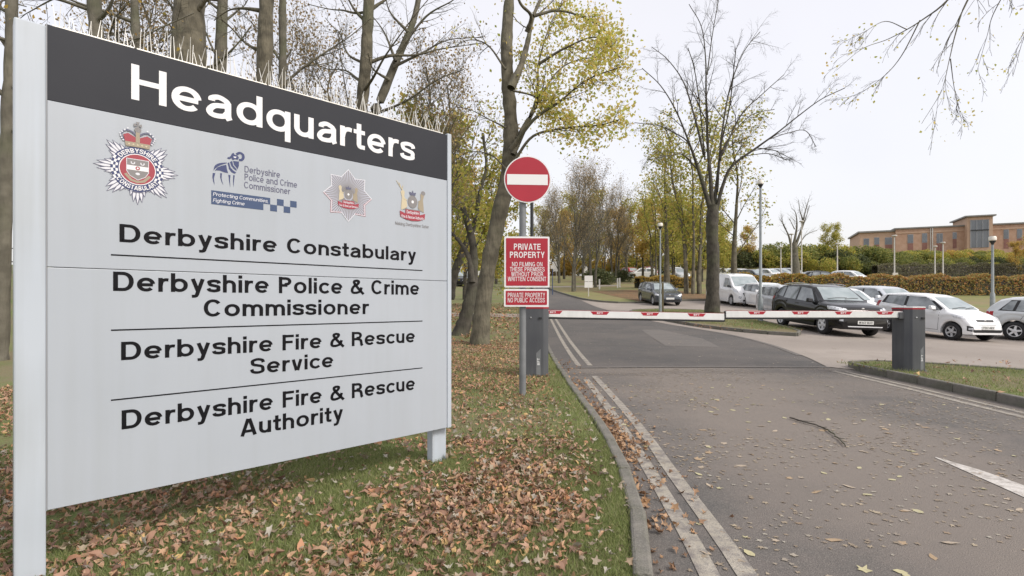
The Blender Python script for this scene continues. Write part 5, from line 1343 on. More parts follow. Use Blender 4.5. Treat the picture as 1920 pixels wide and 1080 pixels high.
w1 = put(make_car('parked_car', 'white car parked directly behind the black sports utility car', 'car', hatch('white', 4.3, 1.78, 1.47), 'parked cars'), 14.3, 23.4, 2.0)
b1 = put(make_car('parked_car', 'pale car with blue door just behind the small white car', 'car', hatch('pale', 4.1, 1.72, 1.45), 'parked cars'), 17.6, 25.3, 8.0)
w2 = put(make_car('parked_car', 'white hatchback parked right of the panel van behind the lamp post', 'car', hatch('white', 4.2, 1.75, 1.48), 'parked cars'), 15.2, 31.8, 0.0)
w3 = put(make_car('parked_car', 'silver estate car between the lamp post and the black car', 'car', hatch('pale', 4.5, 1.78, 1.47), 'parked cars'), 13.55, 26.0, -4.0)
# far cars on the upper car park and beyond the trees: one low detail car of each paint, the rest are copies
far_src = {}
def far_car(label, paint_, X, Y, yaw, name='distant_car'):
    if paint_ not in far_src:
        o = make_car(name, label, 'car', hatch(paint_, 4.2, 1.76, 1.5), 'distant parked cars', detail=False); far_src[paint_] = o
    else:
        o = copy_tree(far_src[paint_]); o['label'] = label
    put(o, X, Y, yaw, 0.09)
    return o
def at_px(x, Y): return (x - 960) / F * Y
far_car('white car with black trim nearest of the cars beyond the grey hatchback', 'white', at_px(1204, 76), 76, 262)
far_car('red car behind the trees, leftmost of the two red ones', 'red', at_px(1183, 80), 80, 15)
far_car('red car behind the trees, right of the other red one', 'red', at_px(1218, 86), 86, 10)
far_car('silver car glimpsed left of the clustered tree stems', 'silver', at_px(1272, 72), 72, 5)
far_car('white car behind the clustered tree stems, left of the bare tree trunk', 'white', at_px(1268, 82), 82, 5)
far_car('white car seen above the panel van roof', 'white', at_px(1362, 74), 74, 20)
far_car('white car over the hedge right of the leafy tree', 'white', at_px(1392, 70), 70, 24)
far_car('grey car over the hedge, left of the lamp post', 'grey', at_px(1411, 66), 66, 24)
far_car('white car over the hedge, just right of the lamp post', 'white', at_px(1442, 70), 70, 24)
far_car('pale car over the hedge, second right of the lamp post', 'pale', at_px(1463, 72), 72, 24)
far_car('silver car over the hedge at the foot of the pollarded tree', 'silver', at_px(1484, 74), 74, 24)
far_car('black car above the hedge right of the pollarded tree', 'black', at_px(1542, 58), 58, 75)
far_car('white car roof barely showing above the hedge', 'white', at_px(1595, 60), 60, 30)
far_car('dark car at the far left beside the white building', 'black', at_px(862, 56), 56, 0)
far_car('white car behind the dark one left of the leaning tree', 'white', at_px(880, 66), 66, 0)
# ------------------------------------------------------------------ trees
def unit(v): return v / max(np.linalg.norm(v), 1e-9)

class Tree:
    def __init__(s, seed): s.r = np.random.default_rng(seed); s.trunk = []; s.twig = []; s.leaf = []
    def limb(s, pts, r0, r1, n=9, smooth=True, bend=0.0):
        p = smooth_curve(pts, 6) if smooth else np.array(pts, float)
        if bend: p = p + np.cumsum(s.r.normal(0, bend, p.shape), 0) * np.linspace(0, 1, len(p))[:, None]
        s.trunk.append((p, r1 + (r0 - r1) * (1 - np.linspace(0, 1, len(p))) ** 1.9 if np.ndim(r0) == 0 else np.interp(np.linspace(0, 1, len(p)), np.linspace(0, 1, len(r0)), r0), n))
        return p, s.trunk[-1][1]
    def grow(s, p, rad, depth, count, ratio, ang=(30, 65), t0=0.25, up=0.15, leaf_n=0, leaf_spread=0.25, minlen=0.25, wig=0.10, flat=None, droop=0.0, t1=1.0):
        """children along the limb p, recursively"""
        seg = np.linalg.norm(np.diff(p, axis=0), axis=1); L = seg.sum(); cum = np.r_[0, np.cumsum(seg)] / L
        r = s.r
        for k in range(count):
            t = t0 + (t1 - t0) * (k + r.random()) / count
            i = min(int(np.searchsorted(cum, t)), len(p) - 1); i = max(i, 1)
            f = (t - cum[i - 1]) / max(cum[i] - cum[i - 1], 1e-6)
            base = p[i - 1] * (1 - f) + p[i] * f; d = unit(p[i] - p[i - 1]); rr = rad[i - 1] * (1 - f) + rad[i] * f
            side = unit(np.cross(d, r.normal(size=3)))
            a = math.radians(r.uniform(*ang))
            dr = unit(d * math.cos(a) + side * math.sin(a) + np.array((0, 0, up)))
            ln = max(L * ratio * r.uniform(0.6, 1.3) * (1.15 - 0.65 * t), minlen)
            m = 6 if depth > 1 else 4
            pts = [base]; cur = dr.copy()
            for q in range(m - 1):
                cur = unit(cur + r.normal(0, wig, 3) + np.array((0, 0, up * 0.25 - droop * q * 0.12)))
                pts.append(pts[-1] + cur * ln / (m - 1))
            pts = np.array(pts); c0 = min(rr * 0.6, 0.005 + ln * 0.010); ra = np.linspace(c0, max(c0 * 0.25, 0.0024), m)
            (s.trunk if depth > 1 else s.twig).append((pts, ra, 5 if depth > 1 else 3))
            if depth > 1: s.grow(pts, ra, depth - 1, max(3, int(count * 0.8)) if depth > 2 else max(4, int(count * 0.75)), min(ratio * 1.35, .5), ang, 0.15, up, leaf_n, leaf_spread, minlen * 0.7, wig, flat, droop)
            if leaf_n and depth <= 2:
                for q in range(leaf_n):
                    b = pts[int(r.integers(1, m))]; s.leaf.append(b + r.normal(0, leaf_spread, 3))
    def build(s, name, label, base, bark, leafm=None, leaf_size=0.12, group=None, keep=1.0, cat_='tree', kw=None):
        base = np.array(base, float)
        t = thing(name, label, cat_, tuple(base), 0, group)
        def join(lst, nm, kind=None):
            if not lst: return
            V = []; Fq = []; n = 0
            for p, ra, k in lst:
                v, f = tube_np(p - base, ra, k)
                if k >= 9:
                    ctr_ = np.repeat(p - base, k, 0); kn = 1 + .05 * np.repeat(s.r.normal(0, 1, len(p)), k) + s.r.normal(0, .035, len(v)); v = ctr_ + (v - ctr_) * kn[:, None]
                V.append(v); Fq.append(f + n); n += len(v)
            o = np_obj(nm, np.vstack(V), np.vstack(Fq), bark, t, smooth=True)
            if kind: o['kind'] = kind
        join(s.trunk, 'trunk'); join(s.twig, 'twigs', 'stuff')
        if leafm and s.leaf:
            L = np.array(s.leaf); 
            if keep < 1: L = L[s.r.random(len(L)) < keep]
            leaf_cloud('crown', L - base, leaf_size, leafm, t, int(s.r.integers(1e6)))
        return t

def leaf_cloud(name, C, size, m, parent, seed):
    r = np.random.default_rng(seed); n = len(C)
    d1 = r.normal(size=(n, 3)); d1 /= np.linalg.norm(d1, axis=1, keepdims=True)
    d2 = np.cross(d1, r.normal(size=(n, 3))); d2 /= np.linalg.norm(d2, axis=1, keepdims=True)
    sz = size * r.uniform(0.5, 1.3, n)[:, None]
    a = d1 * sz * 0.5; b = d2 * sz * 0.36
    nn = np.cross(d1, d2) * sz * 0.12
    V = np.stack([C - a, C + b + nn, C + a, C - b + nn], 1).reshape(-1, 3)
    o = np_obj(name, V, np.arange(4 * n).reshape(-1, 4), m, parent); o['kind'] = 'stuff'; return o

def px_limb(T, pts, Y, r0, r1, rs_, dy=0.0, n=9):
    """limb drawn through picture points; its depth drifts from Y by up to dy towards the tip"""
    k = len(pts)
    q = [P(x, y, Y + dy * (i / max(1, k - 1)) ** 1.3) for i, (x, y) in enumerate(pts)]
    return T.limb(q, r0, r1, n)

# --- leaning tree left of the signpost, with its yellow crown over the lane
T = Tree(101); YT = 14.4
lean, lr = px_limb(T, [(898, 664), (903, 600), (912, 520), (930, 430), (952, 330), (958, 240), (952, 150), (950, 80), (955, 0), (962, -90), (975, -220)], YT, [.31, .235, .215, .215, .215, .205, .185, .17, .15, .12, .07], 0, None, 1.5, 12)
fk, fr_ = px_limb(T, [(958, 165), (978, 120), (990, 75), (1000, 30), (1022, -20), (1050, -90)], YT, .12, .04, None, 2)
f2, fr2_ = px_limb(T, [(988, 60), (996, 30), (975, 5), (962, -40)], YT, .07, .03, None, -1)
limbs = []
for pts, r0, dy in (([(962, 290), (985, 240), (1010, 190), (1040, 140), (1075, 115), (1130, 105)], .085, 1.5), ([(958, 280), (1000, 225), (1050, 190), (1100, 150), (1165, 125)], .07, -1.5), ([(970, 260), (1005, 190), (1010, 120), (1030, 50), (1060, -10)], .07, 2.0),
                    ([(965, 300), (1000, 255), (1060, 240), (1120, 235), (1160, 225)], .05, -2.0), ([(1000, 30), (1050, 20), (1110, 40), (1150, 70)], .05, 1.0), ([(1010, 120), (1060, 90), (1120, 70), (1165, 110)], .045, -1.0), ([(962, 170), (1000, 180), (1020, 200), (1060, 230)], .03, 1.0)):
    p, ra = px_limb(T, pts, YT, r0, .015, None, dy, 6); limbs.append((p, ra))
    T.grow(p, ra, 2, 12, .27, (25, 60), .25, .05, 10, .17, .25, .10)
T.grow(fk, fr_, 2, 7, .3, (30, 60), .3, .1, 5, .2)
for pts, r0 in (([(950, 240), (920, 225), (880, 205), (850, 200)], .03), ([(948, 130), (915, 85), (880, 75), (845, 90)], .035), ([(952, 320), (920, 290), (880, 285), (855, 300)], .03)):
    p, ra = px_limb(T, pts, YT, r0, .01, None, 1.0, 5); T.grow(p, ra, 2, 8, .35, (25, 60), .2, .02, 1, .2)
b0 = P(898, 650, YT); T.build('leaning_tree', 'leaning tree with thin yellow crown beside the signpost', (b0[0], YT, gz(b0[0], YT)), M['bark'], M['leaf_yellow'], .095, keep=.8)
# --- ivy clad forked tree just behind it
T = Tree(102); YI = 17.0
p, ra = px_limb(T, [(858, 640), (872, 600), (885, 540), (888, 470), (880, 430), (868, 390)], YI, .30, .10, None, .5)
T.grow(p, ra, 2, 6, .4, (25, 55), .45, .15, 6, .3)
p, ra = px_limb(T, [(842, 560), (850, 520), (868, 470), (890, 420), (900, 360), (912, 310), (905, 250)], YI + 1, .20, .05, None, 1)
T.grow(p, ra, 3, 6, .36, (30, 65), .35, .1, 6, .35)
p, ra = px_limb(T, [(885, 530), (878, 480), (850, 440), (820, 420), (790, 330)], YI, .12, .03, None, 1); T.grow(p, ra, 3, 6, .36, (30, 65), .3, .1, 6, .35)
b0 = P(858, 632, YI); T.build('ivy_tree', 'dark forked ivy clad tree close behind the leaning tree', (b0[0], YI, gz(b0[0], YI)), M['bark_dark'], M['leaf_olive'], .13)
b = MB(); q = P(870, 598, 16.75); b.lathe([(.10, 0), (.095, .04), (0, .045)], 10); 

# --- trunks behind the big sign
BEHIND = [  # x at row 250, x at row 0, width px, depth, label
    (14, 22, 22, 9.5, 'bare trunk at the far left beside the sign post'), (186, 176, 27, 13.0, 'slim bare tree behind the left end of the sign header'), (256, 252, 17, 17.0, 'thinnest bare tree behind the letter H of the header'),
    (345, 356, 62, 11.0, 'thickest bare trunk rising behind the sign'), (402, 418, 22, 18.0, 'slender leaning bare tree just right of the thickest trunk'), (486, 500, 30, 14.0, 'straight bare tree rising behind the letters ad of the header'),
    (524, 530, 15, 19.0, 'forked slim bare tree behind the letter q of the header'), (674, 692, 24, 16.0, 'bare tree with wide curving boughs behind the letter a of the header')]
for i, (xa, xb, w, Y, lab) in enumerate(BEHIND):
    T = Tree(200 + i); xg = xa - (xb - xa) * 1.3
    bx = (xg - 960) / F * Y; z0 = gz(bx, Y); yg = HZ - (z0 - CAMZ) / Y * F
    r0 = w / F * Y / 2
    p, ra = px_limb(T, [(xg - 4, yg + 12), (xg, yg - 60), (xa, 250), ((xa + xb) / 2 + 3, 120), (xb, 0), (xb + (xb - xa) * .8, -160), (xb + 5, -330)], Y, [r0 * 1.25, r0 * 1.05, r0, r0 * .95, r0 * .85, r0 * .6, r0 * .2], 0, None, .4, 10)
    for k in range(11 if i not in (3,) else 6):
        t = T.r.uniform(.34, .95); j = int(t * (len(p) - 1)); a = T.r.uniform(0, 6.28); sd_ = 1 if (k % 2) else -1
        d = unit(np.array((sd_ * T.r.uniform(.4, 1), T.r.uniform(-.6, .6), T.r.uniform(.1, .75))))
        L = T.r.uniform(2.0, 4.2) * (1.2 - .5 * t); pts = [p[j]]
        for q in range(5): d = unit(d + T.r.normal(0, .16, 3) + np.array((0, 0, .05))); pts.append(pts[-1] + d * L / 5)
        q0 = min(r0 * .45, .075) * T.r.uniform(.6, 1); l, lra = T.limb(pts, q0, .012, 6)
        T.grow(l, lra, 2, 8, .34, (25, 60), .2, .05, (1 if i in (0, 2, 4) else 0), .25, .3, .13)
    T.build('bare_tree', lab, (bx, Y, z0), M['bark'] if i in (3, 7, 5) else M['bark_grey'], M['leaf_ochre'], .08, 'bare trees behind the sign', keep=.5)
T = Tree(231); Y = 16.5
p, ra = px_limb(T, [(640, 430), (690, 240), (712, 190), (745, 110), (775, 40), (790, -30), (810, -120)], Y, .21, .08, None, .5)
for pts in ([(738, 125), (790, 100), (840, 75), (905, 70)], [(752, 90), (800, 30), (850, 0), (880, -30)], [(730, 150), (700, 130), (690, 100)], [(742, 115), (720, 60), (690, 20)], [(700, 215), (760, 190), (820, 150), (870, 130)], [(765, 60), (730, 20), (720, -30)]):
    l, lra = px_limb(T, pts, Y, .055, .012, None, T.r.uniform(-1.5, 1.5), 6); T.grow(l, lra, 2, 9, .32, (25, 60), .15, .03, 0, .2, .3, .13)
bx = (640 - 960) / F * Y; T.build('bare_tree', 'leaning bare tree right of the others, behind the header word ending', (bx, Y, gz(bx, Y)), M['bark_grey'], None, group='bare trees behind the sign')
T = Tree(232); Y = 12.5
p, ra = px_limb(T, [(700, 420), (662, 240), (645, 150), (634, 60)], Y, .03, .012, None, .5); T.grow(p, ra, 2, 5, .2, (20, 40), .4, .05)
bx = (706 - 960) / F * Y; T.build('sapling', 'thin dead sapling leaning left behind the sign header', (bx, Y, gz(bx, Y)), M['bark_dark'], None)

# --- fan shaped bare tree on the kerbed island
T = Tree(301); Y = 26.0
p, ra = px_limb(T, [(1335, 596), (1336, 560), (1337, 480), (1335, 430), (1337, 385)], Y, [.40, .32, .285, .28, .27], 0, None, 0, 14)
FAN = [([(1334, 400), (1318, 345), (1305, 305), (1290, 262), (1266, 205), (1238, 160), (1204, 128)], .20, -1.5), ([(1336, 395), (1332, 330), (1327, 270), (1324, 180), (1323, 110), (1315, 50), (1292, 8)], .19, 1.0), ([(1326, 140), (1335, 70), (1348, -5)], .05, .5),
       ([(1338, 395), (1348, 310), (1355, 240), (1370, 160), (1396, 95), (1425, 60)], .15, 2.0), ([(1342, 400), (1354, 352), (1372, 312), (1420, 276), (1456, 250), (1500, 215), (1540, 186), (1584, 165)], .16, -2.0),
       ([(1312, 330), (1292, 270), (1262, 248), (1236, 236), (1190, 230)], .085, 2.0), ([(1320, 290), (1302, 218), (1282, 155), (1252, 112), (1222, 88)], .10, 2.5), ([(1350, 300), (1388, 218), (1430, 176), (1470, 140)], .09, 2.0),
       ([(1308, 318), (1280, 290), (1255, 292), (1215, 300)], .06, -2.0), ([(1322, 300), (1312, 200), (1302, 130), (1290, 90)], .06, -2.5), ([(1352, 270), (1368, 200), (1376, 130), (1380, 90)], .06, -2.0), ([(1345, 360), (1352, 290), (1374, 250), (1410, 215), (1452, 205)], .08, 1.5), ([(1440, 262), (1475, 250), (1510, 245), (1530, 275)], .03, 1.0), ([(1400, 292), (1440, 288), (1475, 300)], .03, -1)]
for pts, r0, dy in FAN:
    l, lra = px_limb(T, pts, Y, r0 * .66, .018, None, dy, 7); T.grow(l, lra, 3, 9, .27, (20, 55), .28, .02, 0, .2, .3, .09)
T.build('fan_tree', 'bare fan shaped tree on the kerbed grass island', (p[0][0], Y, gz(p[0][0], Y)), M['bark_dark'], None)

# --- boughs hanging in at the upper right from a tree standing right of the picture
T = Tree(401)
tb_ = np.array((11.5, 7.0, gz(11.5, 7.0)))
tk, tr = T.limb([tb_ + (0, 0, -.3), tb_ + (.1, 0, 2.5), tb_ + (-.2, .2, 5.5), tb_ + (-.4, .5, 8.0), tb_ + (-.2, .6, 11)], .34, .12, 12)
for pts, r0, dy in (([(2050, -320), (1900, -170), (1790, -15), (1728, 38), (1668, 72), (1616, 92), (1568, 132)], .075, .8), ([(2010, -260), (1880, -110), (1812, 5), (1792, 62), (1780, 112), (1765, 170), (1728, 232)], .065, -.5),
                    ([(2060, -200), (1935, -90), (1868, 15), (1850, 70), (1830, 140)], .045, .3), ([(1725, 38), (1690, 105), (1655, 145), (1610, 175), (1560, 190)], .025, .8), ([(2080, -120), (1980, -20), (1925, 60), (1900, 140)], .04, -.3), ([(1782, 110), (1790, 170), (1804, 230)], .02, .3), ([(1700, 55), (1660, 40), (1620, 60), (1580, 80)], .02, -.4)):
    l, lra = px_limb(T, pts, 7.6, r0 * .36, .0025, None, dy, 6)
    if pts[0][0] > 1950: T.limb([tk[9], (tk[9] + l[0]) / 2 + (0, 0, .8), l[0]], .11, r0 * .9, 6)
    T.grow(l, lra, 2, 8, .22, (12, 38), .42, -.10, 2, .09, .15, .08, None, .4)
T.build('overhanging_tree', 'tree whose thin twiggy boughs with few leaves hang in at the upper right', tuple(tb_), M['bark'], M['leaf_yellow'], .042, keep=.35)

# --- generic trees of the background: a few models, each placed several times
def model_tree(seed, H, r0, spread, stems, leaf_n, keep_crown=.35, up=.25, depth=3, cnt=8):
    T = Tree(seed); r = T.r
    for s in range(stems):
        a = r.uniform(0, 6.28); off = np.array((math.cos(a), math.sin(a), 0)) * (0 if stems == 1 else r0 * 1.6)
        lean_ = np.array((math.cos(a), math.sin(a), 0)) * H * (0.04 if stems == 1 else .13)
        pts = [off + np.array((0, 0, -.3))] + [off + lean_ * t * t + np.array((r.normal(0, .02 * H), r.normal(0, .02 * H), 0)) * t + np.array((0, 0, H * t)) for t in (.12, .3, .5, .7, .88, 1)]
        p, ra = T.limb(pts, r0 / math.sqrt(stems) * 1.1, .03, 8)
        T.grow(p, ra, depth, cnt + 3, spread, (30, 62), keep_crown, up, leaf_n, .30, .5, .10)
    return T
def place(o, x, Y, s, rz, label, squash=1.0):
    X = at_px(x, Y); o.location = (X, Y, gz(X, Y)); o.scale = (s * squash, s * squash, s); o.rotation_euler = (0, 0, rz); o['label'] = label
    return o
MOD = {}
MOD['twiggy'] = model_tree(501, 9.5, .19, .42, 2, 2, .16, .32, 3, 11).build('twiggy_tree', 'x', (0, 0, 0), M['bark_grey'], M['leaf_brown'], .10, 'trees on the far lawn')
MOD['yellow'] = model_tree(502, 11.0, .25, .30, 1, 3, .22, .22, 3, 8).build('autumn_tree', 'x', (0, 0, 0), M['bark'], M['leaf_olive'], .18, 'trees on the far lawn', keep=.95)
MOD['cluster'] = model_tree(503, 11.0, .30, .22, 5, 3, .22, .3, 3, 6).build('clustered_tree', 'x', (0, 0, 0), M['bark'], M['leaf_olive'], .18, 'trees on the far lawn', keep=.95)
MOD['ochre'] = model_tree(504, 9.0, .20, .36, 1, 7, .15, .12, 3, 8).build('ochre_tree', 'x', (0, 0, 0), M['bark_dark'], M['leaf_ochre'], .24, 'trees on the far lawn')
MOD['olive'] = model_tree(505, 9.0, .20, .36, 2, 7, .12, .15, 3, 8).build('olive_tree', 'x', (0, 0, 0), M['bark_dark'], M['leaf_olive'], .23, 'trees on the far lawn')
used = set()
def tr_(kind, x, Y, s, rz, label, squash=1.0):
    o = MOD[kind] if kind not in used else copy_tree(MOD[kind]); used.add(kind)
    return place(o, x, Y, s, rz, label, squash)
tr_('twiggy', 1071, 47, 1.02, .3, 'twiggy bare tree nearest the lane bend, left of its twin')
tr_('twiggy', 1112, 53, 1.12, 2.1, 'twiggy bare tree behind the white notice board')
tr_('twiggy', 1052, 62, 1.0, 4.0, 'twiggy bare tree just right of the red notices')
tr_('twiggy', 1152, 64, 1.05, 5.1, 'twiggy bare tree left of the red cars')
tr_('yellow', 1250, 49, 1.28, 1.0, 'tall thin leaved tree behind the grey hatchback')
tr_('cluster', 1300, 44, 1.25, .5, 'cluster of greenish stems behind the panel van')
tr_('yellow', 1376, 46, 1.30, 3.3, 'tall thin leaved tree right of the bare fan tree trunk')
tr_('ochre', 1058, 74, .95, 1.2, 'orange leaved tree far beyond the red notices')
tr_('ochre', 1160, 80, 1.05, 2.2, 'golden tree behind the red cars')
tr_('ochre', 1225, 84, 1.2, .2, 'golden tree right of the red cars')
tr_('olive', 1100, 86, 1.25, .9, 'olive tree at the back of the lawn behind the twiggy trees')
tr_('olive', 1190, 94, 1.25, 2.9, 'olive tree at the back behind the golden trees')
tr_('olive', 1285, 92, 1.1, 4.4, 'olive tree at the back behind the clustered stems')
tr_('olive', 1345, 96, .85, 5.4, 'olive tree at the back behind the panel van')
tr_('twiggy', 1020, 88, 1.1, 1.4, 'twiggy tree far up the lane behind the signpost')
tr_('olive', 1030, 98, 1.2, 3.6, 'olive tree far up the lane at the left')
tr_('ochre', 1400, 94, .72, .7, 'low golden tree behind the upper car park')
tr_('cluster', 1228, 60, 1.0, 2.0, 'slender stems left of the tall tree behind the grey hatchback')
tr_('olive', 905, 30, .78, 1.0, 'leafy tree behind the leaning tree, nearer of two')
tr_('ochre', 872, 38, .95, 2.6, 'yellowing tree behind the ivy clad tree')
tr_('olive', 820, 24, .85, 2.0, 'leafy tree hidden mostly behind the right sign post')
tr_('twiggy', 780, 21, 1.0, .4, 'twiggy tree behind the right half of the sign')
tr_('ochre', 930, 60, .9, 4.4, 'yellowing tree far behind the signpost')
tr_('twiggy', 600, 22, 1.15, 3.0, 'twiggy tree behind the middle of the sign')
tr_('twiggy', 300, 20, 1.1, 5.0, 'twiggy tree behind the left half of the sign')
tr_('olive', 1262, 62, .9, 1.9, 'low yellow green tree behind the clustered stems, leftmost')
tr_('olive', 1312, 66, .95, 3.9, 'low yellow green tree behind the clustered stems, rightmost')
tr_('olive', 1352, 70, .70, .9, 'low yellow green tree behind the bare fan tree trunk')
tr_('ochre', 1205, 70, .95, 4.9, 'low golden tree behind the grey hatchback')
tr_('twiggy', 1090, 70, .85, .9, 'twiggy tree in the second row behind the notice board')
tr_('twiggy', 1178, 76, .9, 3.9, 'twiggy tree in the second row above the red cars')
tr_('twiggy', 1130, 90, 1.0, 5.9, 'twiggy tree at the back of the lawn')
# pollarded bare tree above the hedge
T = Tree(601); Y = 70
p, ra = px_limb(T, [(1492, 514), (1490, 480), (1488, 455)], Y, .6, .42, None, 0, 10)
for pts, r0 in (([(1484, 462), (1478, 440), (1468, 420), (1466, 402)], .26), ([(1488, 460), (1494, 425), (1492, 400), (1484, 390)], .26), ([(1492, 460), (1504, 425), (1510, 395), (1517, 372)], .26), ([(1506, 415), (1500, 395), (1497, 375)], .13), ([(1496, 462), (1512, 440), (1532, 432)], .14), ([(1500, 440), (1512, 405), (1518, 385)], .13), ([(1474, 430), (1464, 412)], .1), ([(1490, 430), (1480, 410)], .1)):
    l, lra = px_limb(T, pts, Y, r0 * .75, .03, None, T.r.uniform(-1, 1), 6); T.grow(l, lra, 2, 9, .35, (20, 55), .3, .15, 0, .2, .4)
T.build('pollarded_tree', 'bare pollarded tree above the hedge in the upper car park', (p[0][0], Y, gz(p[0][0], Y)), M['bark_grey'], None)

# ------------------------------------------------------------------ hedge, shrubs
def hedge(name, label, pts, h, w, n, m, size, seed):
    p = resample(pts, 0.5); r = np.random.default_rng(seed)
    c = p.mean(0); t = thing(name, label, 'hedge', (c[0], c[1], gz(*c)))
    base = np.array((c[0], c[1], gz(*c)))
    b = MB(); d = np.gradient(p, axis=0); d /= np.linalg.norm(d, axis=1, keepdims=True); nr = np.stack([-d[:, 1], d[:, 0]], 1)
    rows = []
    for i in range(len(p)):
        z = gz(*p[i]); 
        for sx, zz in ((-.4, -.2), (-.42, h * .7), (-.3, h * .88), (.3, h * .88), (.42, h * .7), (.4, -.2)):
            q = p[i] + nr[i] * sx * w; b.v.append((q[0] - base[0], q[1] - base[1], z + zz - base[2]))
        if i: 
            for k in range(5): b.f.append(((i - 1) * 6 + k, (i - 1) * 6 + k + 1, i * 6 + k + 1, i * 6 + k))
    b.build('dark_core', M['bark_dark'], t)  # solid dark core closing the hedge behind its leaves
    i = r.integers(0, len(p) - 1, n); f = r.random(n)[:, None]; q = p[i] * (1 - f) + p[i + 1] * f
    a = r.uniform(0, math.pi, n); lump = 1 + .10 * np.sin(q[:, 0] * 1.7 + 1) + .06 * np.sin(q[:, 0] * 4.1)
    sh_ = r.random(n) < .45
    u = np.where(sh_, r.uniform(-.5, .5, n), np.sign(r.normal(size=n)) * r.uniform(.40, .54, n)) * w
    v = np.where(sh_, h * lump * r.uniform(.88, 1.02, n), h * r.random(n) * lump)
    pos = np.stack([q[:, 0] + nr[i][:, 0] * u, q[:, 1] + nr[i][:, 1] * u, g(q[:, 0], q[:, 1]) + v], 1) - base
    leaf_cloud('foliage', pos, size, m, t, seed)
    return t
hedge('beech_hedge', 'clipped orange hedge above the panel van and the black car', [(17.5, 43.5), (21, 43.5), (25.5, 43.45)], 1.5, 1.5, 9500, M['leaf_hedge'], .16, 71)
hedge('beech_hedge', 'long clipped greener hedge on the bank behind the small white car', [(25.6, 43.45), (32, 43), (42, 42), (54, 41)], 1.46, 1.5, 23000, M['leaf_hedge2'], .16, 73)
hedge('beech_hedge', 'low orange hedge stub behind the grey hatchback', [(12.2, 52), (14.5, 52.5), (17.5, 52)], 1.1, 1.3, 3500, M['leaf_ochre'], .17, 72)

def shrub_model(name, seed, m, n, size, lumps=7, twigs=True):
    r = np.random.default_rng(seed); t = thing(name, 'x', 'shrub', (0, 0, 0), 0, 'shrubs on the bank')
    pos = []
    for k in range(lumps):
        c = np.array((r.uniform(-.65, .65), r.uniform(-.5, .5), r.uniform(.25, .75))); R_ = r.uniform(.28, .5)
        d = r.normal(size=(n // lumps, 3)); d /= np.linalg.norm(d, axis=1, keepdims=True)
        pos.append(c + d * R_ * (r.uniform(.55, 1.08, n // lumps) ** .6)[:, None])
    pos = np.vstack(pos); pos = pos[pos[:, 2] > -.02]
    T = Tree(seed + 1)
    for k in range(9):
        d = unit(np.array((r.normal(0, .6), r.normal(0, .6), 1))); T.limb([(0, 0, -.1), tuple(d * .5), tuple(d * .95)], .02, .004, 4)
    V = []; Fq = []; nn = 0
    for p, ra, k in T.trunk:
        v, f = tube_np(p, ra, k); V.append(v); Fq.append(f + nn); nn += len(v)
    np_obj('stems', np.vstack(V), np.vstack(Fq), M['bark_dark'], t)
    leaf_cloud('foliage', pos, size, m, t, seed)
    return t
SH = {'green': shrub_model('shrub', 81, M['leaf_green'], 3200, .085), 'dark': shrub_model('shrub', 82, M['leaf_dark'], 3000, .085), 'gold': shrub_model('shrub', 83, M['leaf_ochre'], 2600, .09), 'olive': shrub_model('shrub', 84, M['leaf_olive'], 2800, .085)}
su = set()
SHL = {'green': 'leafy green shrub growing on the bank below the brick building', 'dark': 'dark evergreen shrub growing on the bank below the brick building', 'gold': 'golden brown shrub growing on the bank below the brick building', 'olive': 'olive green shrub growing on the bank below the brick building'}
def shrub(kind, x, Y, w, h, label=None, group=None):
    o = SH[kind] if kind not in su else copy_tree(SH[kind]); su.add(kind)
    X = at_px(x, Y); o.location = (X, Y, gz(X, Y) - .1); o.scale = (w, w, h); o.rotation_euler = (0, 0, rng.uniform(0, 6.28))
    o['label'] = label or SHL[kind]; o['group'] = group or kind + ' shrubs on the bank'
    return o
rb = random.Random(9)
for x in range(1535, 1990, 21):
    k = rb.choice(['green', 'green', 'dark', 'olive']); shrub(k, x + rb.uniform(-8, 8), rb.uniform(86, 89), rb.uniform(2.2, 3.2), rb.uniform(1.9, 2.9))
for x in range(1560, 1990, 20):
    k = rb.choice(['green', 'olive', 'green', 'gold' if x > 1780 else 'olive']); shrub(k, x + rb.uniform(-8, 8), rb.uniform(93, 97), rb.uniform(2.4, 3.4), rb.uniform(1.6, 2.6))
for x in range(1640, 1990, 22):
    k = rb.choice(['green', 'olive', 'green', 'gold' if x > 1830 else 'green']); shrub(k, x + rb.uniform(-8, 8), rb.uniform(101, 104), rb.uniform(2.2, 3.0), rb.uniform(1.0, 1.7))
for x, h in ((1405, 5.0), (1430, 4.2), (1455, 5.4), (1480, 5.0), (1505, 5.2), (1530, 6.6), (1552, 6.2), (1575, 5.0), (1600, 5.0), (1625, 5.6)):
    shrub(rb.choice(['olive', 'green', 'dark']), x, rb.uniform(90, 96), 4.2, h * .62)
tr_('ochre', 1905, 84, .55, 1.5, 'large golden brown tree at the right edge before the brick building')
tr_('ochre', 1950, 80, .8, 3.5, 'golden brown tree at the right edge, nearer of the pair', 1.2)
tr_('olive', 1555, 92, .70, 2.5, 'rounded yellow green tree left of the brick building')
shrub('dark', 1130, 60, 2.6, 1.7, 'low dark evergreen bush on the lawn behind the twiggy trees', 'lawn bushes')
shrub('dark', 1160, 66, 2.4, 1.5, 'low dark evergreen bush left of the white car on the lawn', 'lawn bushes')

for x in range(1012, 1420, 19):
    k = rb.choice(['olive', 'gold', 'dark', 'olive']); shrub(k, x + rb.uniform(-6, 6), rb.uniform(94, 100), 3.2, rb.uniform(2.4, 4.2), k + ' coloured shrub in the thicket closing the far lawn', k + ' shrubs closing the far lawn')
for x in range(640, 960, 26):
    k = rb.choice(['olive', 'gold', 'green']); shrub(k, x + rb.uniform(-6, 6), rb.uniform(96, 102), 3.6, rb.uniform(2.4, 4.2), k + ' coloured shrub in the thicket beyond the white building', k + ' shrubs beyond the white building')

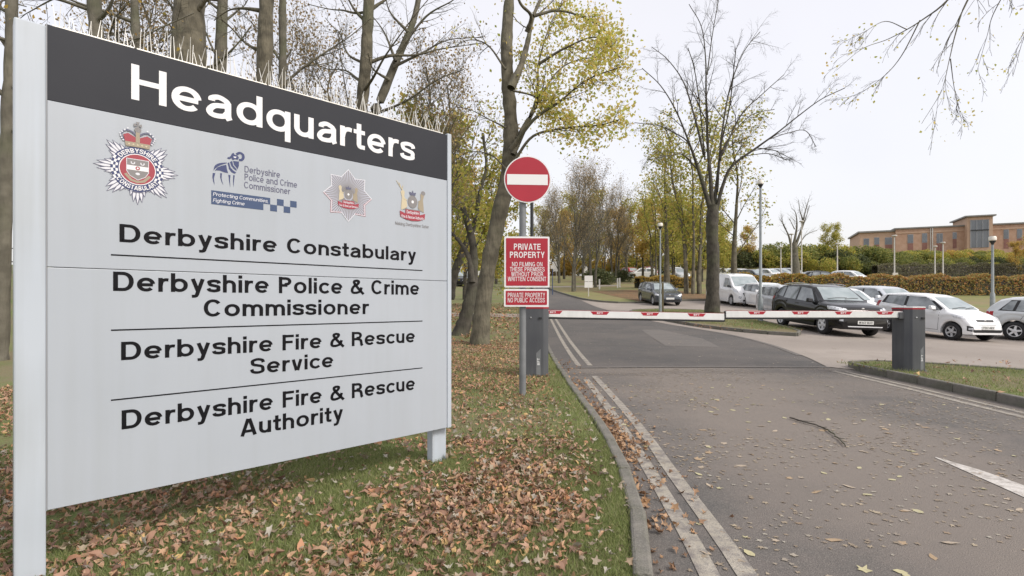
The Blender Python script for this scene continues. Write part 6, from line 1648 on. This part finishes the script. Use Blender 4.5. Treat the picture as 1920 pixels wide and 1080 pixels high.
hedge('bare_hedge', 'dark bare hedge at the foot of the shrub bank below the brick building', [(at_px(1640, 84), 84), (at_px(1780, 84), 84), (at_px(1990, 84), 84)], 1.9, 1.6, 9000, M['leaf_umber'], .22, 74)
# ------------------------------------------------------------------ brick building on the hill, fence, white building
bld = thing('brick_building', 'long two storey brick building with glazed stair tower on the hill', 'building', (78, 112, gz(78, 112)))
B0 = np.array(bld.location)
def bpt(x, y, Y): return P(x, y, Y) - B0
# front line from left corner to beyond the right edge
pL = np.array((at_px(1612, 118), 118.0)); pR = np.array((at_px(2010, 104), 104.0)); bd = unit(pR - pL); bn = np.array((bd[1], -bd[0]))
if bn[1] > 0: bn = -bn
BLn = float(np.linalg.norm(pR - pL)); brz = math.atan2(bd[1], bd[0])
def u_of(x):
    rx = (x - 960) / F; return (pL[0] - rx * pL[1]) / (rx * bd[1] - bd[0])
def z_of(x, y):
    q = pL + bd * u_of(x); return CAMZ + (HZ - y) / F * q[1]
def bb(name, u0, u1, z0, z1, n0, n1, m, parent=bld):
    b = MB(); vs = []
    for nn in (n0, n1):
        for z in (z0, z1):
            for u in (u0, u1):
                q = pL + bd * u + bn * nn; vs.append((q[0] - B0[0], q[1] - B0[1], z - B0[2]))
    b.add(vs, [(0, 2, 3, 1), (4, 5, 7, 6), (0, 1, 5, 4), (2, 6, 7, 3), (0, 4, 6, 2), (1, 3, 7, 5)]); return b.build(name, m, parent)
zg = float(B0[2]) - 1.5
u1_ = u_of(1678); uT0, uT1 = u_of(1806), u_of(1853)
zA = z_of(1640, 436); zB = z_of(1745, 428); 
bb('low_wing_wall', 0, u1_ - .01, zg, zA, -12, 0, M['brick_pale']); bb('low_wing_roof', -.4, u1_ - .02, zA + .01, zA + .35, -12.3, .4, M['roof_metal'])
wl = bb('main_wall', u1_, BLn, zg, zB, -14, .6, M['brick']); bb('main_roof', u1_ - .3, BLn + 1, zB + .01, zB + .3, -14.4, .85, M['roof_metal'])
bb('string_course', u1_ + .02, BLn, zB - .95, zB - .65, .605, .68, M['brick_pale'])
zT = z_of(1830, 409)
bb('tower_wall', uT0, uT1, zg, zT, -6, 2.2, M['brick_pale']); bb('tower_roof', uT0 - .45, uT1 + .45, zT + .01, zT + .28, -6.5, 2.6, M['roof_metal'])
ta, tb2 = u_of(1812), u_of(1845)
gz0, gz1 = z_of(1830, 466), z_of(1830, 415); gm = z_of(1830, 434)
for i in range(3):
    a = ta + (tb2 - ta) * i / 3 + .06; b_ = ta + (tb2 - ta) * (i + 1) / 3 - .06
    bb('window_pane', a, b_, gm + .12, gz1, 2.205, 2.26, M['pane']); bb('window_pane', a, b_, gz0, gm - .12, 2.205, 2.26, M['pane'])
for i in range(4):
    a = ta + (tb2 - ta) * i / 3; bb('mullion', a - .055, a + .055, gz0, gz1 + .05, 2.205, 2.34, M['frame_grey'])
bb('transom', ta, tb2, gm - .115, gm + .115, 2.345, 2.42, M['lamp_black'])
for x0, x1, y0, y1, wing in ((1620, 1629, 448, 461, 0), (1640, 1648, 446, 458, 0), (1660, 1672, 446, 458, 0), (1701, 1710, 441, 456, 1), (1728, 1736, 439, 455, 1), (1755, 1759, 439, 456, 1), (1761, 1765, 439, 456, 1), (1785, 1791, 437, 448, 1), (1880, 1888, 432, 448, 1), (1905, 1913, 431, 447, 1)):
    nn = .6 if wing else 0.0
    ua, ub = u_of(x0), u_of(x1); za, zb2 = z_of(x0, y1), z_of(x0, y0)
    f = bb('window', ua - .08, ub + .08, za - .08, zb2 + .08, nn + .004, nn + .05, M['frame_grey'])
    o = bb('pane', ua, ub, za, zb2, nn + .052, nn + .07, M['pane'], f)
    bb('spandrel', ua - .05, ub + .05, za - 2.0, za - .09, nn + .004, nn + .04, M['brick_dark'])
up = u_of(1745); bb('downpipe', up, up + .2, zg, zB - .1, .69, .85, M['pole_pale'])
up = u_of(1736.5); bb('downpipe', up + .5, up + .62, zg, zB - .1, .69, .8, M['pole_pale'])

wb = thing('white_building', 'white rendered building far behind the leaning tree', 'building', (at_px(915, 92), 92, gz(at_px(915, 92), 92)))
def wbx(name, x0, x1, z0, z1, y0, y1, m, parent=wb):
    b = MB(); b.box(((x0 + x1) / 2, (y0 + y1) / 2, (z0 + z1) / 2), (x1 - x0, y1 - y0, z1 - z0)); return b.build(name, m, parent)
wbx('wall', -9, 6, -.5, 4.2, 0, 8, M['render_white']); wbx('roof', -9.4, 6.4, 4.22, 4.6, -.4, 8.4, M['roof_metal'])
for x in (-7, -4.5, 3.2, 4.8):
    f = wbx('window', x, x + 1.2, 1.4, 2.8, -.06, -.002, M['frame_grey']); wbx('pane', x + .1, x + 1.1, 1.5, 2.7, -.09, -.065, M['pane'], f)
wbx('door', .9, 2.4, -.3, 2.2, -.08, -.002, M['ink_blue'])

# ------------------------------------------------------------------ lamp posts
def lamp(label, x, Y, ytop, r=.055, tulip=True, m='pole', head=.26, lower=None, name='street_lamp', group=None, dz=0.0):
    X = at_px(x, Y); z = gz(X, Y) + dz; h = P(x, ytop, Y)[2] - z
    t = thing(name, label, 'street lamp', (X, Y, z), 0, group)
    b = MB(); b.lathe([(r * 1.7, -.1), (r * 1.7, .02), (r * 1.55, .9), (r, 1.0), (r * .8, h - .02)], 12); b.build('column', M[m], t, True)
    if lower:
        b = MB(); b.box((0.12, 0, lower / 2), (.09, .07, lower)); b.build('wooden_stake', M['wood_post'], t)
    if tulip:
        b = MB(); b.lathe([(r * .9, h - .02), (head * .35, h + .02), (head * .85, h + head * .95), (head * .78, h + head)], 14); b.build('lamp_bowl', M['lamp_black'], t, True)
        b = MB(); b.lathe([(head * .70, h + head * 1.0), (head * .98, h + head * 1.25), (head * .98, h + head * 2.1), (head * .80, h + head * 2.35), (0, h + head * 2.4)], 14); b.build('lamp_shade', M['lamp_glass'], t, True)
        b = MB(); b.lathe([(head * .82, h + head * 2.36), (head * .82, h + head * 2.46), (0, h + head * 2.52)], 14); b.build('lamp_cap', M['pole_pale'], t)
    else:
        b = MB(); b.lathe([(.22, h - .01), (.25, h + .06), (.20, h + .12), (0, h + .14)], 12); b.build('lamp_head', M['pole_pale'], t, True)
    return t
lamp('grey lamp post standing left of the black car', 1426, 22.0, 352, .058, head=.13)
lamp('grey lamp post with pale glass head at the right edge', 1861, 27.5, 458, .068, head=.17)
lamp('slim lamp post with dark head beside the wooden stake on the island', 1238, 26.5, 430, .045, head=.13, lower=1.5)
for x, Y, yt in ((1464, 66, 464), (1483, 60, 426), (1503, 58, 420), (1570, 62, 456), (1677, 56, 443), (1753, 60, 463), (1768, 58, 456)):
    pass
FL = [(1464, 66, 464, 'left of the pollarded tree'), (1484, 60, 440, 'just in front of the pollarded tree trunk'), (1503, 58, 416, 'right of the pollarded tree trunk'), (1570, 62, 458, 'standing alone over the hedge left of the brick building'), (1677, 56, 443, 'with a small sign box, before the brick building'), (1753, 60, 463, 'left one of the close pair before the stair tower'), (1768, 58, 456, 'right one of the close pair before the stair tower')]
for x, Y, yt, w in FL:
    t = lamp('pale thin lamp column ' + w, x, Y, yt, .07, False, 'pole_pale', name='lamp_column', group='lamp columns of the upper car park')
    if x == 1677:
        b = MB(); b.box((0, -.12, 1.2), (.55, .08, .35)); b.build('sign_box', M['pole_pale'], t)
# ------------------------------------------------------------------ notice boards and small posts
def board(name, label, x, Y, w, h, z0, m='render_white', panels=2):
    X = at_px(x, Y); t = thing(name, label, 'sign', (X, Y, gz(X, Y)))
    b = MB(); b.box((0, 0, (z0 + h) / 2), (.07, .06, z0 + h)); b.build('post', M['pole_pale'], t)
    for k in range(panels):
        hh = h / panels; b = MB(); b.box((0, -.05, z0 + hh * (k + .5)), (w, .03, hh - .03)); b.build('panel', M[m], t)
    return t
board('notice_board', 'white two panel notice board on a post beside the lane bend', 1103.5, 41, .62, .95, .65)
board('notice_board', 'small white sign on the far lawn right of the red notices', 1043, 68, .8, 1.3, 1.2, panels=1)
board('notice_board', 'small white sign between the two twiggy trees on the far lawn', 1097, 70, .6, .9, 1.0, panels=1)
for x, Y, lab in ((1124, 50, 'short white marker post on the lawn left of the dark bush'), (1158, 52, 'short white marker post on the lawn right of the dark bush'), (1162, 53, 'second short white marker post beside the dark bush')):
    X = at_px(x, Y); t = thing('marker_post', lab, 'post', (X, Y, gz(X, Y))); b = MB(); b.box((0, 0, .45), (.12, .12, .9)); b.build('shaft', M['render_white'], t, bevel=.015); b = MB(); b.box((0, 0, .93), (.14, .14, .05)); b.build('cap', M['render_white'], t)
X = at_px(1036, 44); t = thing('marker_post', 'thin blue marker pole with pale disc beside the red notices', 'post', (X, 44, gz(X, 44))); b = MB(); b.lathe([(.035, -.1), (.035, 2.3), (0, 2.31)], 8); b.build('shaft', M['ink_blue'], t, True); b = MB(); b.box((0, -.05, 2.2), (.34, .03, .3)); b.build('plate', M['pole_pale'], t)
# railing on the rise at the far left
rl_ = thing('railing', 'dark metal railing on the grass rise at the far left', 'railing', (-19, 20, gz(-19, 20)))
RB = np.array(rl_.location)
for k in range(9):
    x = -26 + k * 1.5; b = MB(); b.box((x - RB[0], 22 - RB[1], gz(x, 22) - RB[2] + .5), (.04, .04, 1.1)); b.build('baluster', M['lamp_black'], rl_)
for h in (.45, 1.0):
    b = MB(); b.tube([(x - RB[0], 22 - RB[1], gz(x, 22) - RB[2] + h) for x in np.linspace(-26, -14, 9)], .025, 6); b.build('rail', M['lamp_black'], rl_)
